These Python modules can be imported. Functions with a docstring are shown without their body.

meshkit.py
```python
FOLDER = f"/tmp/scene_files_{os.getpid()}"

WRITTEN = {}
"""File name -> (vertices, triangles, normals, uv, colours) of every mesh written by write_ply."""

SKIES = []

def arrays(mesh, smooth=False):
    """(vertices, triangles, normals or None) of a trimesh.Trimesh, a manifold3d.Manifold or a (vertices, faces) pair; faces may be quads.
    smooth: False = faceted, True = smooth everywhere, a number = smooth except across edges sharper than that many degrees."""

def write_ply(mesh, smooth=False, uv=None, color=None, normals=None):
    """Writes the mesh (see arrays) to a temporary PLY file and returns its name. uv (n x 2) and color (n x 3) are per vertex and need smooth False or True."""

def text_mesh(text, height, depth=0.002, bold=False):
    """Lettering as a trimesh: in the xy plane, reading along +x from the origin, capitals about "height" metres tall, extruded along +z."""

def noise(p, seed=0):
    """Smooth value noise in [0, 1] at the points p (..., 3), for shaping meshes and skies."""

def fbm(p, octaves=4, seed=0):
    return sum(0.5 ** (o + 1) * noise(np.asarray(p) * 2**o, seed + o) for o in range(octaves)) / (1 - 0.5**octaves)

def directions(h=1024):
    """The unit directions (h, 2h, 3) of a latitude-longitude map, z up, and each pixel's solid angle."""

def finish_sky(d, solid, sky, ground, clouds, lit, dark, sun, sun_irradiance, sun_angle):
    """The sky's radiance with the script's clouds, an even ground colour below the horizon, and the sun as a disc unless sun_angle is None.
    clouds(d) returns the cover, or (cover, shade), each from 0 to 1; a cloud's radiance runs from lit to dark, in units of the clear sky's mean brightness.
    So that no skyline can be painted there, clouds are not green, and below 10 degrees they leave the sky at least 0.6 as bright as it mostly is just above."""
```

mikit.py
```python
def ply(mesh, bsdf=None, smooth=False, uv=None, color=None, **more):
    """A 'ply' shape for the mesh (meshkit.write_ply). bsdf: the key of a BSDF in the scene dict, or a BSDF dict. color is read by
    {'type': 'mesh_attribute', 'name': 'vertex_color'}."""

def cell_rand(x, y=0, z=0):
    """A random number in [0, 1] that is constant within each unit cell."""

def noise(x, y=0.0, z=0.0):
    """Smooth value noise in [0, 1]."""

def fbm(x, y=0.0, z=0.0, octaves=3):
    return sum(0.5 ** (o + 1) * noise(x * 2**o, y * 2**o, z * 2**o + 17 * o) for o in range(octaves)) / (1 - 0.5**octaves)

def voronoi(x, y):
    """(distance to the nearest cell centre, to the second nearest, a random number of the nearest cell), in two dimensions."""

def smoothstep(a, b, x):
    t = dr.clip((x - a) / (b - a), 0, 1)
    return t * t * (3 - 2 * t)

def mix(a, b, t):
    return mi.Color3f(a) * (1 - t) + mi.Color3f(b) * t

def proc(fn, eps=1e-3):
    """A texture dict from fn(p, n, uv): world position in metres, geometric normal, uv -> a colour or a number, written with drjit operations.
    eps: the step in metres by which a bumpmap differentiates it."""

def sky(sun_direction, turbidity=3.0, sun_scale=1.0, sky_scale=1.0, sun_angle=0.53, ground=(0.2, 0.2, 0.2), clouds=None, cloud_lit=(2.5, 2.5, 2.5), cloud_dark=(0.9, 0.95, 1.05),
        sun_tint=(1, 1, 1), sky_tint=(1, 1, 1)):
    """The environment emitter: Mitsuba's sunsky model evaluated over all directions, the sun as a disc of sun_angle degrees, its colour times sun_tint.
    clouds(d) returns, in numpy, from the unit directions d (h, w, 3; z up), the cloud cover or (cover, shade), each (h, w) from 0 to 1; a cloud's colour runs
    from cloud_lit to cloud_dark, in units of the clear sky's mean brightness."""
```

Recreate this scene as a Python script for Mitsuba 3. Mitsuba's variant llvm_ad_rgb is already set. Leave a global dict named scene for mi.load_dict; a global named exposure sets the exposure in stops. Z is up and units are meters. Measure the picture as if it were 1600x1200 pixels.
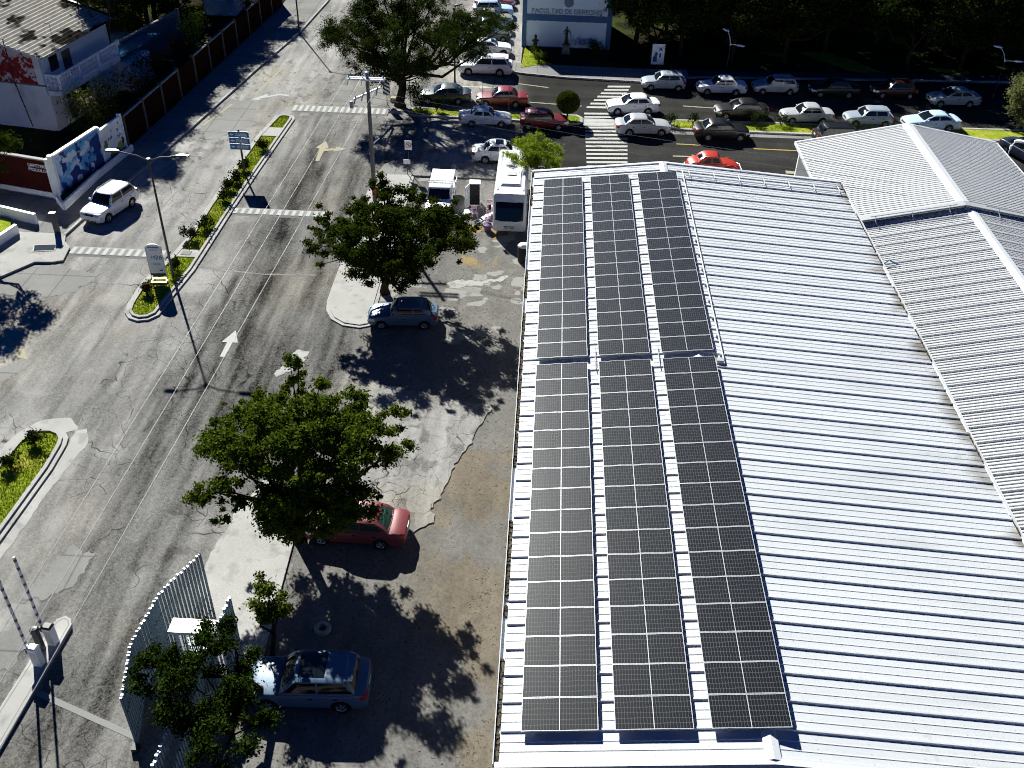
import math, random
import numpy as np
import trimesh
import manifold3d as m3
import shapely.geometry as sg
import shapely
import drjit as dr
import mitsuba as mi
import mikit, meshkit
from mikit import noise, fbm, voronoi, cell_rand, smoothstep, mix

T = mi.ScalarTransform4f
scene, labels = {'type': 'scene'}, {}

# ------------------------------------------------------------------ camera, sky, exposure
CAM = np.array([-0.168, -16.891, 31.510])
FWD = np.array([-0.01989, 0.79820, -0.60206])
UP = np.array([-0.04722, 0.60076, 0.79804])
scene['camera'] = {'type': 'perspective', 'fov': 55.184, 'fov_axis': 'x', 'near_clip': 0.5, 'far_clip': 2000.0,
                   'to_world': T().look_at(origin=CAM.tolist(), target=(CAM + FWD).tolist(), up=UP.tolist())}
EL = math.radians(33.5)
SUN = [-0.438 * math.cos(EL), 0.899 * math.cos(EL), math.sin(EL)]
scene['sky'] = mikit.sky(SUN, turbidity=2.5, sky_scale=0.07, sky_tint=(0.06, 0.72, 2.1), sun_tint=(0.78, 0.98, 1.32), ground=(0.10, 0.10, 0.09))
exposure = 3.3

# ------------------------------------------------------------------ naming helpers
def numbered(key):
    if key not in used:
        used.add(key); return key
    k = 1
    while f'{key}_{k:03d}' in used: k += 1
    used.add(f'{key}_{k:03d}')
    return f'{key}_{k:03d}'
used = set()

def thing(name, label, cat, group=None):
    key = numbered(name)
    labels[key] = {'label': label, 'category': cat}
    if group: labels[key]['group'] = group
    return key

PLY = {}
def plyd(mesh, smooth=False, **k):
    ident = (id(mesh), smooth)
    if ident not in PLY: PLY[ident] = (mikit.ply(mesh, None, smooth, **k), mesh)
    return PLY[ident][0]

def put(key, mesh, mat, smooth=False, tw=None, **k):
    d = dict(plyd(mesh, smooth, **k)); d['bsdf'] = {'type': 'ref', 'id': mat}
    if tw is not None: d['to_world'] = tw
    scene[key] = d
    return key

def part(root, name, mesh, mat, smooth=False, tw=None, label=None, stuff=False, **k):
    key = put(numbered(root + '__' + name), mesh, mat, smooth, tw, **k)
    if label: labels.setdefault(key, {})['label'] = label
    if stuff: labels.setdefault(key, {})['kind'] = 'stuff'
    return key

def struct(name, mesh, mat, smooth=False, kind='structure', label=None):
    key = put(numbered(name), mesh, mat, smooth)
    labels[key] = {'kind': kind}
    if label: labels[key]['label'] = label
    return key

def xf(x=0, y=0, z=0, rz=0, s=1.0):
    t = T().translate([x, y, z])
    if rz: t = t @ T().rotate([0, 0, 1], math.degrees(rz))
    if s != 1.0: t = t @ T().scale(s if isinstance(s, list) else [s, s, s])
    return t

# ------------------------------------------------------------------ mesh helpers: every mesh is (vertices, triangles)
def cat(*ms):
    ms = [tri(m) for m in (ms[0] if len(ms) == 1 and isinstance(ms[0], list) else ms)]
    V, F, n = [], [], 0
    for v, f in ms:
        V.append(v); F.append(f + n); n += len(v)
    return np.vstack(V), np.vstack(F)

def tri(m):
    if hasattr(m, 'to_mesh'):
        q = m.to_mesh(); return np.array(q.vert_properties[:, :3], float), np.array(q.tri_verts, int)
    if hasattr(m, 'faces'): return np.array(m.vertices), np.array(m.faces)
    v, f = np.asarray(m[0], float), np.asarray(m[1], int)
    if f.shape[1] == 4: f = np.vstack([f[:, [0, 1, 2]], f[:, [0, 2, 3]]])
    return v, f

BF = np.array([[0, 2, 1], [0, 3, 2], [4, 5, 6], [4, 6, 7], [0, 1, 5], [0, 5, 4], [1, 2, 6], [1, 6, 5], [2, 3, 7], [2, 7, 6], [3, 0, 4], [3, 4, 7]])
def box(x0, x1, y0, y1, z0, z1):
    return np.array([[x0, y0, z0], [x1, y0, z0], [x1, y1, z0], [x0, y1, z0], [x0, y0, z1], [x1, y0, z1], [x1, y1, z1], [x0, y1, z1]], float), BF

def mv(m, x=0, y=0, z=0, rz=0, s=1.0):
    v, f = tri(m); c, sn = math.cos(rz), math.sin(rz)
    v = v * s
    return np.stack([v[:, 0] * c - v[:, 1] * sn + x, v[:, 0] * sn + v[:, 1] * c + y, v[:, 2] + z], 1), f

def bar(a, b, w, h, up=(0, 0, 1)):
    """A rectangular bar from a to b, w wide and h high, centred on the line."""
    a, b = np.asarray(a, float), np.asarray(b, float); d = b - a; d = d / np.linalg.norm(d)
    u = np.asarray(up, float)
    if abs(d @ u) > .95: u = np.array([0, 1., 0])
    s = np.cross(d, u); s /= np.linalg.norm(s); u = np.cross(s, d)
    r = [(-w / 2, -h / 2), (w / 2, -h / 2), (w / 2, h / 2), (-w / 2, h / 2)]
    V = np.array([p + s * i + u * j for p in (a, b) for i, j in r])
    F = np.array([[0, 1, 2], [0, 2, 3], [4, 6, 5], [4, 7, 6], [0, 5, 1], [0, 4, 5], [1, 6, 2], [1, 5, 6], [2, 7, 3], [2, 6, 7], [3, 4, 0], [3, 7, 4]])
    return V, F[:, ::-1]

def tube(pts, rad, n=8, caps=True):
    p = np.asarray(pts, float); rad = np.broadcast_to(rad, (len(p),))
    t = np.gradient(p, axis=0); t /= np.linalg.norm(t, axis=1, keepdims=True) + 1e-12
    ref = np.array([0, 0, 1.]) if abs(t[:, 2]).mean() < .9 else np.array([1., 0, 0])
    a = np.cross(t, ref); a /= np.linalg.norm(a, axis=1, keepdims=True) + 1e-12
    b = np.cross(t, a); an = np.arange(n) * 2 * math.pi / n
    V = (p[:, None] + rad[:, None, None] * (np.cos(an)[None, :, None] * a[:, None] + np.sin(an)[None, :, None] * b[:, None])).reshape(-1, 3)
    F = []
    for i in range(len(p) - 1):
        for j in range(n):
            k = (j + 1) % n
            F += [[i * n + j, i * n + k, (i + 1) * n + k], [i * n + j, (i + 1) * n + k, (i + 1) * n + j]]
    if caps:
        for j in range(1, n - 1):
            F += [[0, j + 1, j], [(len(p) - 1) * n, (len(p) - 1) * n + j, (len(p) - 1) * n + j + 1]]
    return V, np.array(F)

def lathe(prof, n=16):
    """(r, z) profile turned about z."""
    pr = np.asarray(prof, float); an = np.arange(n) * 2 * math.pi / n
    V = np.stack([pr[:, None, 0] * np.cos(an), pr[:, None, 0] * np.sin(an), np.broadcast_to(pr[:, None, 1], (len(pr), n))], -1).reshape(-1, 3)
    F = []
    for i in range(len(pr) - 1):
        for j in range(n):
            k = (j + 1) % n
            F += [[i * n + j, i * n + k, (i + 1) * n + k], [i * n + j, (i + 1) * n + k, (i + 1) * n + j]]
    return V, np.array(F)

def ccw(p):
    p = [tuple(map(float, q[:2])) for q in p]
    a = sum(p[i][0] * p[(i + 1) % len(p)][1] - p[(i + 1) % len(p)][0] * p[i][1] for i in range(len(p)))
    return p if a > 0 else p[::-1]

def geoms(g):
    return [q for q in getattr(g, 'geoms', [g]) if q.geom_type == 'Polygon' and q.area > 1e-6]

def prism(poly, z0, z1):
    """A shapely polygon or point list extruded from z0 to z1."""
    out = []
    for g in geoms(poly if hasattr(poly, 'geom_type') else sg.Polygon(poly).buffer(0)):
        m = trimesh.creation.extrude_polygon(g, z1 - z0, engine='earcut'); m.apply_translation([0, 0, z0]); out.append(tri(m))
    return cat(out)

def sheet(poly, z):
    """A flat sheet of a polygon."""
    out = []
    for g in geoms(poly if hasattr(poly, 'geom_type') else sg.Polygon(poly).buffer(0)):
        v, f = trimesh.creation.triangulate_polygon(g, engine='earcut')
        v = np.asarray(v); f = np.asarray(f)
        a = v[f]; area = (a[:, 1, 0] - a[:, 0, 0]) * (a[:, 2, 1] - a[:, 0, 1]) - (a[:, 2, 0] - a[:, 0, 0]) * (a[:, 1, 1] - a[:, 0, 1])
        f = np.where((area < 0)[:, None], f[:, ::-1], f)
        out.append((np.column_stack([v, np.full(len(v), z)]), f))
    return cat(out)

def rect(x0, x1, y0, y1): return sg.box(x0, y0, x1, y1)

def mani(m):
    v, f = tri(m)
    return m3.Manifold(m3.Mesh(vert_properties=np.asarray(v, np.float32), tri_verts=np.asarray(f, np.uint32)))

def hull(pts): return m3.Manifold.hull_points(np.asarray(pts, float))

def cube(x0, x1, y0, y1, z0, z1): return m3.Manifold.cube([x1 - x0, y1 - y0, z1 - z0]).translate([x0, y0, z0])

def extr_xz(poly, y0, y1):
    """A polygon in (x, z) extruded from y0 to y1."""
    c = m3.Manifold.extrude(m3.CrossSection([ccw(poly)]), y1 - y0)
    return c.rotate([90, 0, 0]).translate([0, y1, 0])

def extr_yz(poly, x0, x1):
    """A polygon in (y, z) extruded from x0 to x1."""
    c = m3.Manifold.extrude(m3.CrossSection([ccw(poly)]), x1 - x0)
    v, f = tri(c)
    return mani((np.stack([v[:, 2] + x0, v[:, 0], v[:, 1]], 1), f))

def rough_edge(pts, amp, step, seed):
    """A polygon with its edges broken up, as worn asphalt edges are."""
    r = np.random.default_rng(seed); ring = sg.Polygon(pts).exterior; n = max(8, int(ring.length / step))
    out = []
    for i in range(n):
        p = ring.interpolate(i / n, normalized=True)
        d = amp * (0.7 * (meshkit.noise(np.array([p.x * .8, p.y * .8, seed])) - .5) * 2 + .5 * r.normal() * .6)
        q = ring.interpolate(((i + .5) / n) % 1, normalized=True)
        tx, ty = q.x - p.x, q.y - p.y; l = math.hypot(tx, ty) + 1e-9
        out.append((p.x - ty / l * d, p.y + tx / l * d))
    return sg.Polygon(out).buffer(0)

# ------------------------------------------------------------------ materials
def rgb(*c): return {'type': 'rgb', 'value': list(c)}
def bsdf(key, d): scene[key] = d; return key
def dim(fn, k=.72): return mikit.proc(lambda p, n, uv: fn(p, n, uv) * k)
def two(d): return {'type': 'twosided', 'bsdf': d}
def diffuse(key, c): return bsdf(key, two({'type': 'diffuse', 'reflectance': c if isinstance(c, dict) else rgb(*c)}))
def prin(key, c, rough=.5, metal=0., spec=.5, coat=0.):
    d = {'type': 'principled', 'base_color': c if isinstance(c, dict) else rgb(*c), 'roughness': rough, 'metallic': metal, 'specular': spec}
    if coat: d['clearcoat'] = coat; d['clearcoat_gloss'] = .95
    return bsdf(key, two(d))

def asphalt_fn(p, n, uv):
    x, y = p.x, p.y
    big = fbm(x * .13 + 5, y * .09 + 3, 0, 3); mid = fbm(x * .9, y * .6, 2., 3)
    streak = fbm(x * 1.1 + .25 * fbm(x * .3, y * .3), y * .045, 7., 3)
    fine = noise(x * 9, y * 9, 1.); grain = noise(x * 31, y * 31, 2.)
    lane = smoothstep(-21.2, -18.5, x + (big - .5) * 2) * (1 - smoothstep(-10.5, -8.5, x))
    long = fbm(x * 2.3 + 1.2 * (big - .5), y * .30, 5., 3); g2 = noise(x * 15, y * 13, 6.)
    v = .32 + .22 * (big - .5) + .11 * (mid - .5) + .22 * (long - .5) - lane * .115 + .04 * smoothstep(50, 60, y) * (1 - smoothstep(-15, -11, x))
    v = v + (streak - .5) * (.06 + .20 * lane) + (fine - .5) * .05 + (g2 - .5) * .07 + (grain - .5) * .11
    blot = smoothstep(.60, .72, fbm(x * 1.7 + 5, y * 1.1, 14., 3)) * smoothstep(.45, .6, big)
    v = v * (1 - .34 * blot)
    # worn pale patches
    pale = smoothstep(.60, .70, fbm(x * .35 + 11, y * .28, 9., 3)) * (1 - lane)
    v = v + pale * .07
    # cracks
    wx, wy = x + 2.2 * (fbm(x * .55, y * .55, 4., 3) - .5), y + 2.2 * (fbm(x * .55 + 40, y * .55, 4., 3) - .5)
    a, b, _ = voronoi(wx * .30, wy * .22)
    a2, b2, _ = voronoi(wx * .9 + 7, wy * .9)
    gate1 = smoothstep(.52, .60, fbm(x * .33 + 3, y * .33, 6., 3)); gate2 = smoothstep(.57, .64, fbm(x * .16 + 31, y * .16, 8.))
    c1 = (1 - smoothstep(.002, .012, b - a)) * gate1; c2 = (1 - smoothstep(.008, .03, b2 - a2)) * gate2
    v = v * (1 - .75 * c1) * (1 - .65 * c2)
    # the newer dark surface of the cross street
    new = smoothstep(-6.0, -1.0, x + (big - .5) * 5) * smoothstep(49.5, 51.5, y) * (1 - smoothstep(74.5, 75.5, y))
    dark = .045 + .02 * (mid - .5) + .02 * (grain - .5) + .035 * (fbm(x * .07, y * 1.5, 3., 3) - .5)
    v = dr.clip(v * (1 - new) + dark * new, .02, .5)
    w = smoothstep(.45, .7, fbm(x * .2, y * .2, 12.)) * (1 - new)
    return mi.Color3f(v * (1.01 + .03 * w), v * (.985 + .0 * w), v * (.95 - .06 * w))
bsdf('m_asphalt', two({'type': 'diffuse', 'reflectance': dim(asphalt_fn)}))

def dirt_fn(p, n, uv):
    x, y = p.x, p.y
    big = fbm(x * .3, y * .22, 0., 3); mid = fbm(x * 1.6, y * .9, 3., 3); grain = noise(x * 26, y * 26, 2.); fine = noise(x * 8, y * 8, 5.)
    brown = smoothstep(.50, .66, big + .25 * (mid - .5) + .10 * smoothstep(13, 16, y) * (1 - smoothstep(19, 21, y))) * smoothstep(-6.2, -3.2, x + (mid - .5) * 2) * (1 - smoothstep(24, 30, y))
    v = .205 + .10 * (mid - .5) + .07 * (grain - .5) + .05 * (fine - .5) + .05 * (fbm(x * 2.2, y * .12, 4.) - .5)
    c = mi.Color3f(v * 1.02, v * .98, v * .92)
    d = v * .92
    c = mix(c, mi.Color3f(d * 1.10, d * .94, d * .74), brown)
    speck = smoothstep(.80, .86, noise(x * 13, y * 13, 8.)) * smoothstep(.45, .6, mid)
    c = c * (1 - .45 * speck)
    pale = smoothstep(.66, .70, fbm(x * .8 + 3, y * .95 + 1, 21., 3)) * smoothstep(26, 30, y)
    ochre = smoothstep(.52, .60, fbm(x * 1.1 + 9, y * .9, 33., 3)) * smoothstep(36.5, 38, y) * (1 - smoothstep(42, 43.5, y)) * smoothstep(-6, -5, x) * (1 - smoothstep(-3.4, -2.4, x))
    c = mix(c, mi.Color3f(.40, .29, .11), ochre * .8)
    return mix(c, mi.Color3f(.42, .41, .39), pale * .8)
bsdf('m_dirt', two({'type': 'diffuse', 'reflectance': dim(dirt_fn)}))

def concrete_fn(p, n, uv):
    x, y, z = p.x, p.y, p.z
    v = .50 + .14 * (fbm(x * .8, y * .8, z * .8, 3) - .5) + .05 * (noise(x * 20, y * 20, z * 20) - .5) - .10 * smoothstep(.55, .75, fbm(x * 2.1, y * 2.1, z * 2 + 4., 3))
    return mi.Color3f(v, v * .98, v * .94)
bsdf('m_concrete', two({'type': 'diffuse', 'reflectance': dim(concrete_fn)}))

def pave_fn(p, n, uv):
    x, y = p.x, p.y
    v = .30 + .14 * (fbm(x * .5, y * .5, 1., 3) - .5) + .05 * (noise(x * 18, y * 18) - .5)
    joint = (1 - smoothstep(.01, .025, dr.abs(dr.abs(x * .5 - dr.floor(x * .5)) - .5))) + (1 - smoothstep(.01, .025, dr.abs(dr.abs(y * .4 - dr.floor(y * .4)) - .5)))
    v = v * (1 - .35 * dr.clip(joint, 0, 1))
    return mi.Color3f(v, v * .98, v * .95)
bsdf('m_pavement', two({'type': 'diffuse', 'reflectance': dim(pave_fn)}))

def soil_fn(p, n, uv):
    x, y = p.x, p.y
    g = fbm(x * .35, y * .35, 0., 3)
    c = mix(mi.Color3f(.030, .026, .018), mi.Color3f(.045, .060, .018), smoothstep(.45, .6, g))
    return c * (.75 + .5 * noise(x * 6, y * 6))
bsdf('m_soil', two({'type': 'diffuse', 'reflectance': dim(soil_fn)}))

def lawn_fn(p, n, uv):
    x, y = p.x, p.y
    g = fbm(x * 1.2, y * 1.2, 0., 3); k = .7 + .6 * noise(x * 17, y * 17)
    return mix(mi.Color3f(.26, .34, .03), mi.Color3f(.42, .42, .07), smoothstep(.45, .7, g)) * k
bsdf('m_lawn', two({'type': 'diffuse', 'reflectance': dim(lawn_fn)}))
diffuse('m_blade', (.30, .35, .034))

def roof_fn(p, n, uv):
    x, y = p.x, p.y
    v = .60 + .05 * (fbm(x * .5, y * .9, 0., 3) - .5) + .03 * (fbm(x * .25, y * 7., 2.) - .5)
    spot = smoothstep(.86, .9, noise(x * 5, y * 5, 3.)) * smoothstep(.5, .7, fbm(x * .4, y * .4, 5.))
    v = v * (1 - .12 * spot)
    v = v * (.975 + .05 * cell_rand(dr.floor(y + .9), 3, dr.floor(x / 7.15)))
    stain = smoothstep(.56, .78, fbm(x * .22 + 4, y * 1.7, 11., 3)) * smoothstep(.4, .6, fbm(x * .12, y * .12, 15.))
    v = v * (1 - .10 * stain)
    sx = x / 1.55 - dr.floor(x / 1.55); sy = (y + .57) * 3.125 - dr.floor((y + .57) * 3.125)
    v = v * (1 - .35 * (1 - smoothstep(.008, .016, dr.abs(sx - .5))) * (1 - smoothstep(.05, .09, dr.abs(sy - .5))))
    v = v * (1 - .12 * (1 - smoothstep(.006, .012, dr.abs(x - 12.6))) )
    rust = smoothstep(17.2, 18.3, x + .9 * (fbm(x * .7, y * 2.4, 7., 3) - .5) * 2) * smoothstep(.35, .6, fbm(x * .2, y * .55, 9.)) * (1 - smoothstep(18.5, 18.6, x))
    return mix(mi.Color3f(v * .965, v, v * 1.05), mi.Color3f(.16, .13, .09), rust * .85)
bsdf('m_roof', two({'type': 'principled', 'base_color': dim(roof_fn, .80), 'roughness': .45, 'specular': .35}))
def roof2_fn(p, n, uv):
    x, y = p.x, p.y
    v = .66 + .06 * (fbm(x * .4, y * .4, 0., 3) - .5)
    return mi.Color3f(v * .99, v, v * 1.015)
bsdf('m_roof2', two({'type': 'principled', 'base_color': dim(roof2_fn, .80), 'roughness': .5, 'specular': .3}))
prin('m_trim', (.52, .54, .57), .5)
prin('m_gutter', (.30, .315, .335), .5)
def debris_fn(p, n, uv):
    v = .04 + .12 * fbm(p.x * 6, p.y * 6, 0., 3)
    return mi.Color3f(v * 1.1, v * .9, v * .65)
diffuse('m_debris', dim(debris_fn))

def cell_fn(p, n, uv):
    u, v = uv.x * 12., uv.y * 6.
    fu, fv = u - dr.floor(u), v - dr.floor(v)
    eu, ev = dr.minimum(fu, 1 - fu), dr.minimum(fv, 1 - fv)
    line = dr.maximum(1 - smoothstep(.020, .040, eu), 1 - smoothstep(.012, .024, ev))
    t = cell_rand(dr.floor(u) + 40 * dr.floor(p.x * .4 + 50), dr.floor(v) + dr.floor(p.y * .86 + 100) * 7, 3)
    pan = cell_rand(dr.floor(p.x * .36 + 50), dr.floor(p.y * .8665 + 100), 9)
    base = mi.Color3f(.003, .0042, .007) * (.7 + .4 * t + .5 * pan) + .004 * fbm(p.x * 1.3, p.y * 1.3, 2., 3)
    return mix(base, mi.Color3f(.21, .22, .23), line)
bsdf('m_cell', two({'type': 'principled', 'base_color': dim(cell_fn), 'roughness': .25, 'specular': .5}))
prin('m_alu', (.52, .53, .55), .35, .35)
prin('m_rail', (.36, .37, .39), .4, .6)

prin('m_whitewall', (.84, .86, .87), .8, spec=.2)
def whitedirty_fn(p, n, uv):
    v = .84 - .30 * smoothstep(.5, .75, fbm(p.x * .8, p.y * .8, p.z * .35, 3)) - .06 * noise(p.x * 9, p.y * 9, p.z * 9)
    return mi.Color3f(v, v, v * .985)
diffuse('m_whitedirty', mikit.proc(whitedirty_fn))
def redwall_fn(p, n, uv):
    a = fbm(p.x * 1.1 + 3, p.y * 1.1, p.z * 1.3, 3) + .55 * (noise(p.x * 5, p.y * 5, p.z * 4) - .5) + .25 * (noise(p.x * 14, p.y * 14, p.z * 10) - .5)
    t = smoothstep(.36, .52, a)
    return mix(mi.Color3f(.62, .55, .54), mix(mi.Color3f(.36, .045, .03), mi.Color3f(.24, .02, .025), noise(p.x * 3, p.z * 3)), t)
diffuse('m_redwall', mikit.proc(redwall_fn))
def oldroof_fn(p, n, uv):
    s = smoothstep(.54, .68, fbm(p.x * .55 + 9, p.y * .35, 0., 3) + .18 * (noise(p.x * 4, p.y * 3) - .5))
    v = .47 + .12 * (noise(p.x * 6, p.y * 2) - .5) + .06 * (noise(p.x * 23, p.y * 20) - .5)
    return mix(mi.Color3f(v * 1.06, v, v * .9), mi.Color3f(.035, .032, .028), s)
diffuse('m_oldroof', dim(oldroof_fn))
def blockwall_fn(p, n, uv):
    v = .24 + .14 * (fbm(p.x * 1.5, p.y * 1.5, p.z * 1.5, 3) - .5) + .08 * (noise(p.x * 11, p.y * 11, p.z * 11) - .5)
    return mi.Color3f(v * .98, v, v * 1.03)
diffuse('m_blockwall', dim(blockwall_fn))
def brickwall_fn(p, n, uv):
    row = dr.floor(p.z * 12.5); q = p.y * 4. + .5 * (row - 2 * dr.floor(row * .5))
    fz, fy = p.z * 12.5 - row, q - dr.floor(q)
    mortar = dr.maximum(1 - smoothstep(.06, .14, fz), 1 - smoothstep(.02, .05, fy))
    k = .7 + .6 * cell_rand(dr.floor(q), row, 1)
    return mix(mi.Color3f(.018, .0068, .005) * k, mi.Color3f(.018, .016, .014), mortar * .7)
diffuse('m_brickpanel', mikit.proc(brickwall_fn))
diffuse('m_maroon', (.065, .014, .012))
def mural_fn(p, n, uv):
    a = fbm(p.y * .7 + 2, p.z * .9, 0., 3); b = fbm(p.y * 1.9, p.z * 1.6 + 9, 4., 3)
    sky_ = mix(mi.Color3f(.12, .38, .70), mi.Color3f(.55, .72, .85), smoothstep(.35, .6, a))
    c = mix(sky_, mi.Color3f(.03, .06, .22), smoothstep(.50, .58, b + .30 * (a - .5) + .12 * (2.0 - p.z)))
    return mix(c, mi.Color3f(.70, .74, .80), smoothstep(.62, .68, fbm(p.y * 1.2 + 30, p.z * 1.7, 9., 3)))
diffuse('m_mural', mikit.proc(mural_fn))
diffuse('m_balcony_shade', (.40, .47, .56)); diffuse('m_tarp', (.025, .085, .17))  # first colour: balcony wall with the shade behind the lattice painted in
prin('m_facade', (.68, .82, .90), .7, spec=.2)  # white wall, the blue cast of its shade put into the colour
prin('m_bluepaint', (.030, .115, .26), .55)
diffuse('m_slate_and_shade', (.035, .045, .06))  # floor plate colour, also shade painted onto the pavement before the grove
diffuse('m_letter', (.20, .25, .31))
prin('m_signblue', (.025, .17, .36), .45)
prin('m_white', (.82, .83, .84), .5)
diffuse('m_roadwhite', (.42, .42, .41))
diffuse('m_roadcream', (.34, .31, .23))
diffuse('m_roadyellow', (.38, .29, .09))
diffuse('m_stripegrey', (.23, .23, .225))
prin('m_steel', (.10, .155, .20), .5, 0.)
prin('m_steel_sunlit', (.55, .60, .68), .4, .2)  # paler steel that paints the sunlight on the fence post tops
prin('m_pole', (.020, .022, .028), .45)
prin('m_black', (.012, .012, .013), .5)
prin('m_polewood', (.17, .165, .155), .8, spec=.2)
prin('m_postdark', (.075, .075, .07), .8, spec=.2)
prin('m_redpaint', (.42, .025, .035), .5)
prin('m_bandred', (.10, .012, .014), .5)
prin('m_lampglass', (.62, .63, .62), .3)
prin('m_bronze', (.030, .027, .024), .45, .3)
prin('m_pink', (.62, .38, .50), .5)
prin('m_greyplastic', (.32, .32, .33), .6)
prin('m_wire', (.26, .26, .27), .5, .2)
diffuse('m_bark', (.045, .033, .024))
diffuse('m_barkgrey', (.20, .17, .14))
diffuse('m_stone', (.19, .185, .17))
def leafmat(key, c, t):
    def tone(p, n, uv):
        a = noise(p.x * 2.1, p.y * 2.1, p.z * 2.1); b = noise(p.x * 9, p.y * 9, p.z * 9)
        k = .74 * (.45 + .75 * a + .55 * b * b)
        return mi.Color3f(c[0] * (.70 + .40 * b), c[1], c[2] * 1.0) * k
    col = mikit.proc(tone) if key in ('m_leaf', 'm_leaf2', 'm_leafmid', 'm_leafacacia', 'm_leafyellow') else rgb(*[.74 * q for q in c])
    bsdf(key, {'type': 'principledthin', 'base_color': col, 'roughness': .55, 'diff_trans': t, 'spec_trans': 0.0, 'eta': 1.3})
leafmat('m_leaf', (.115, .150, .016), .5)
leafmat('m_leaf2', (.066, .088, .011), .45)
leafmat('m_leafacacia', (.062, .085, .014), .4)
leafmat('m_leafmid', (.034, .054, .008), .35)
leafmat('m_leafblack', (.013, .020, .005), .2)
leafmat('m_leafdark', (.030, .045, .010), .35)
leafmat('m_leafyellow', (.30, .36, .03), .8)
leafmat('m_leafpale', (.20, .22, .08), .6)
leafmat('m_leafred', (.25, .02, .02), .7)
leafmat('m_leaforange', (.22, .055, .015), .7)
leafmat('m_flower', (.55, .36, .34), .6)
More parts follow.
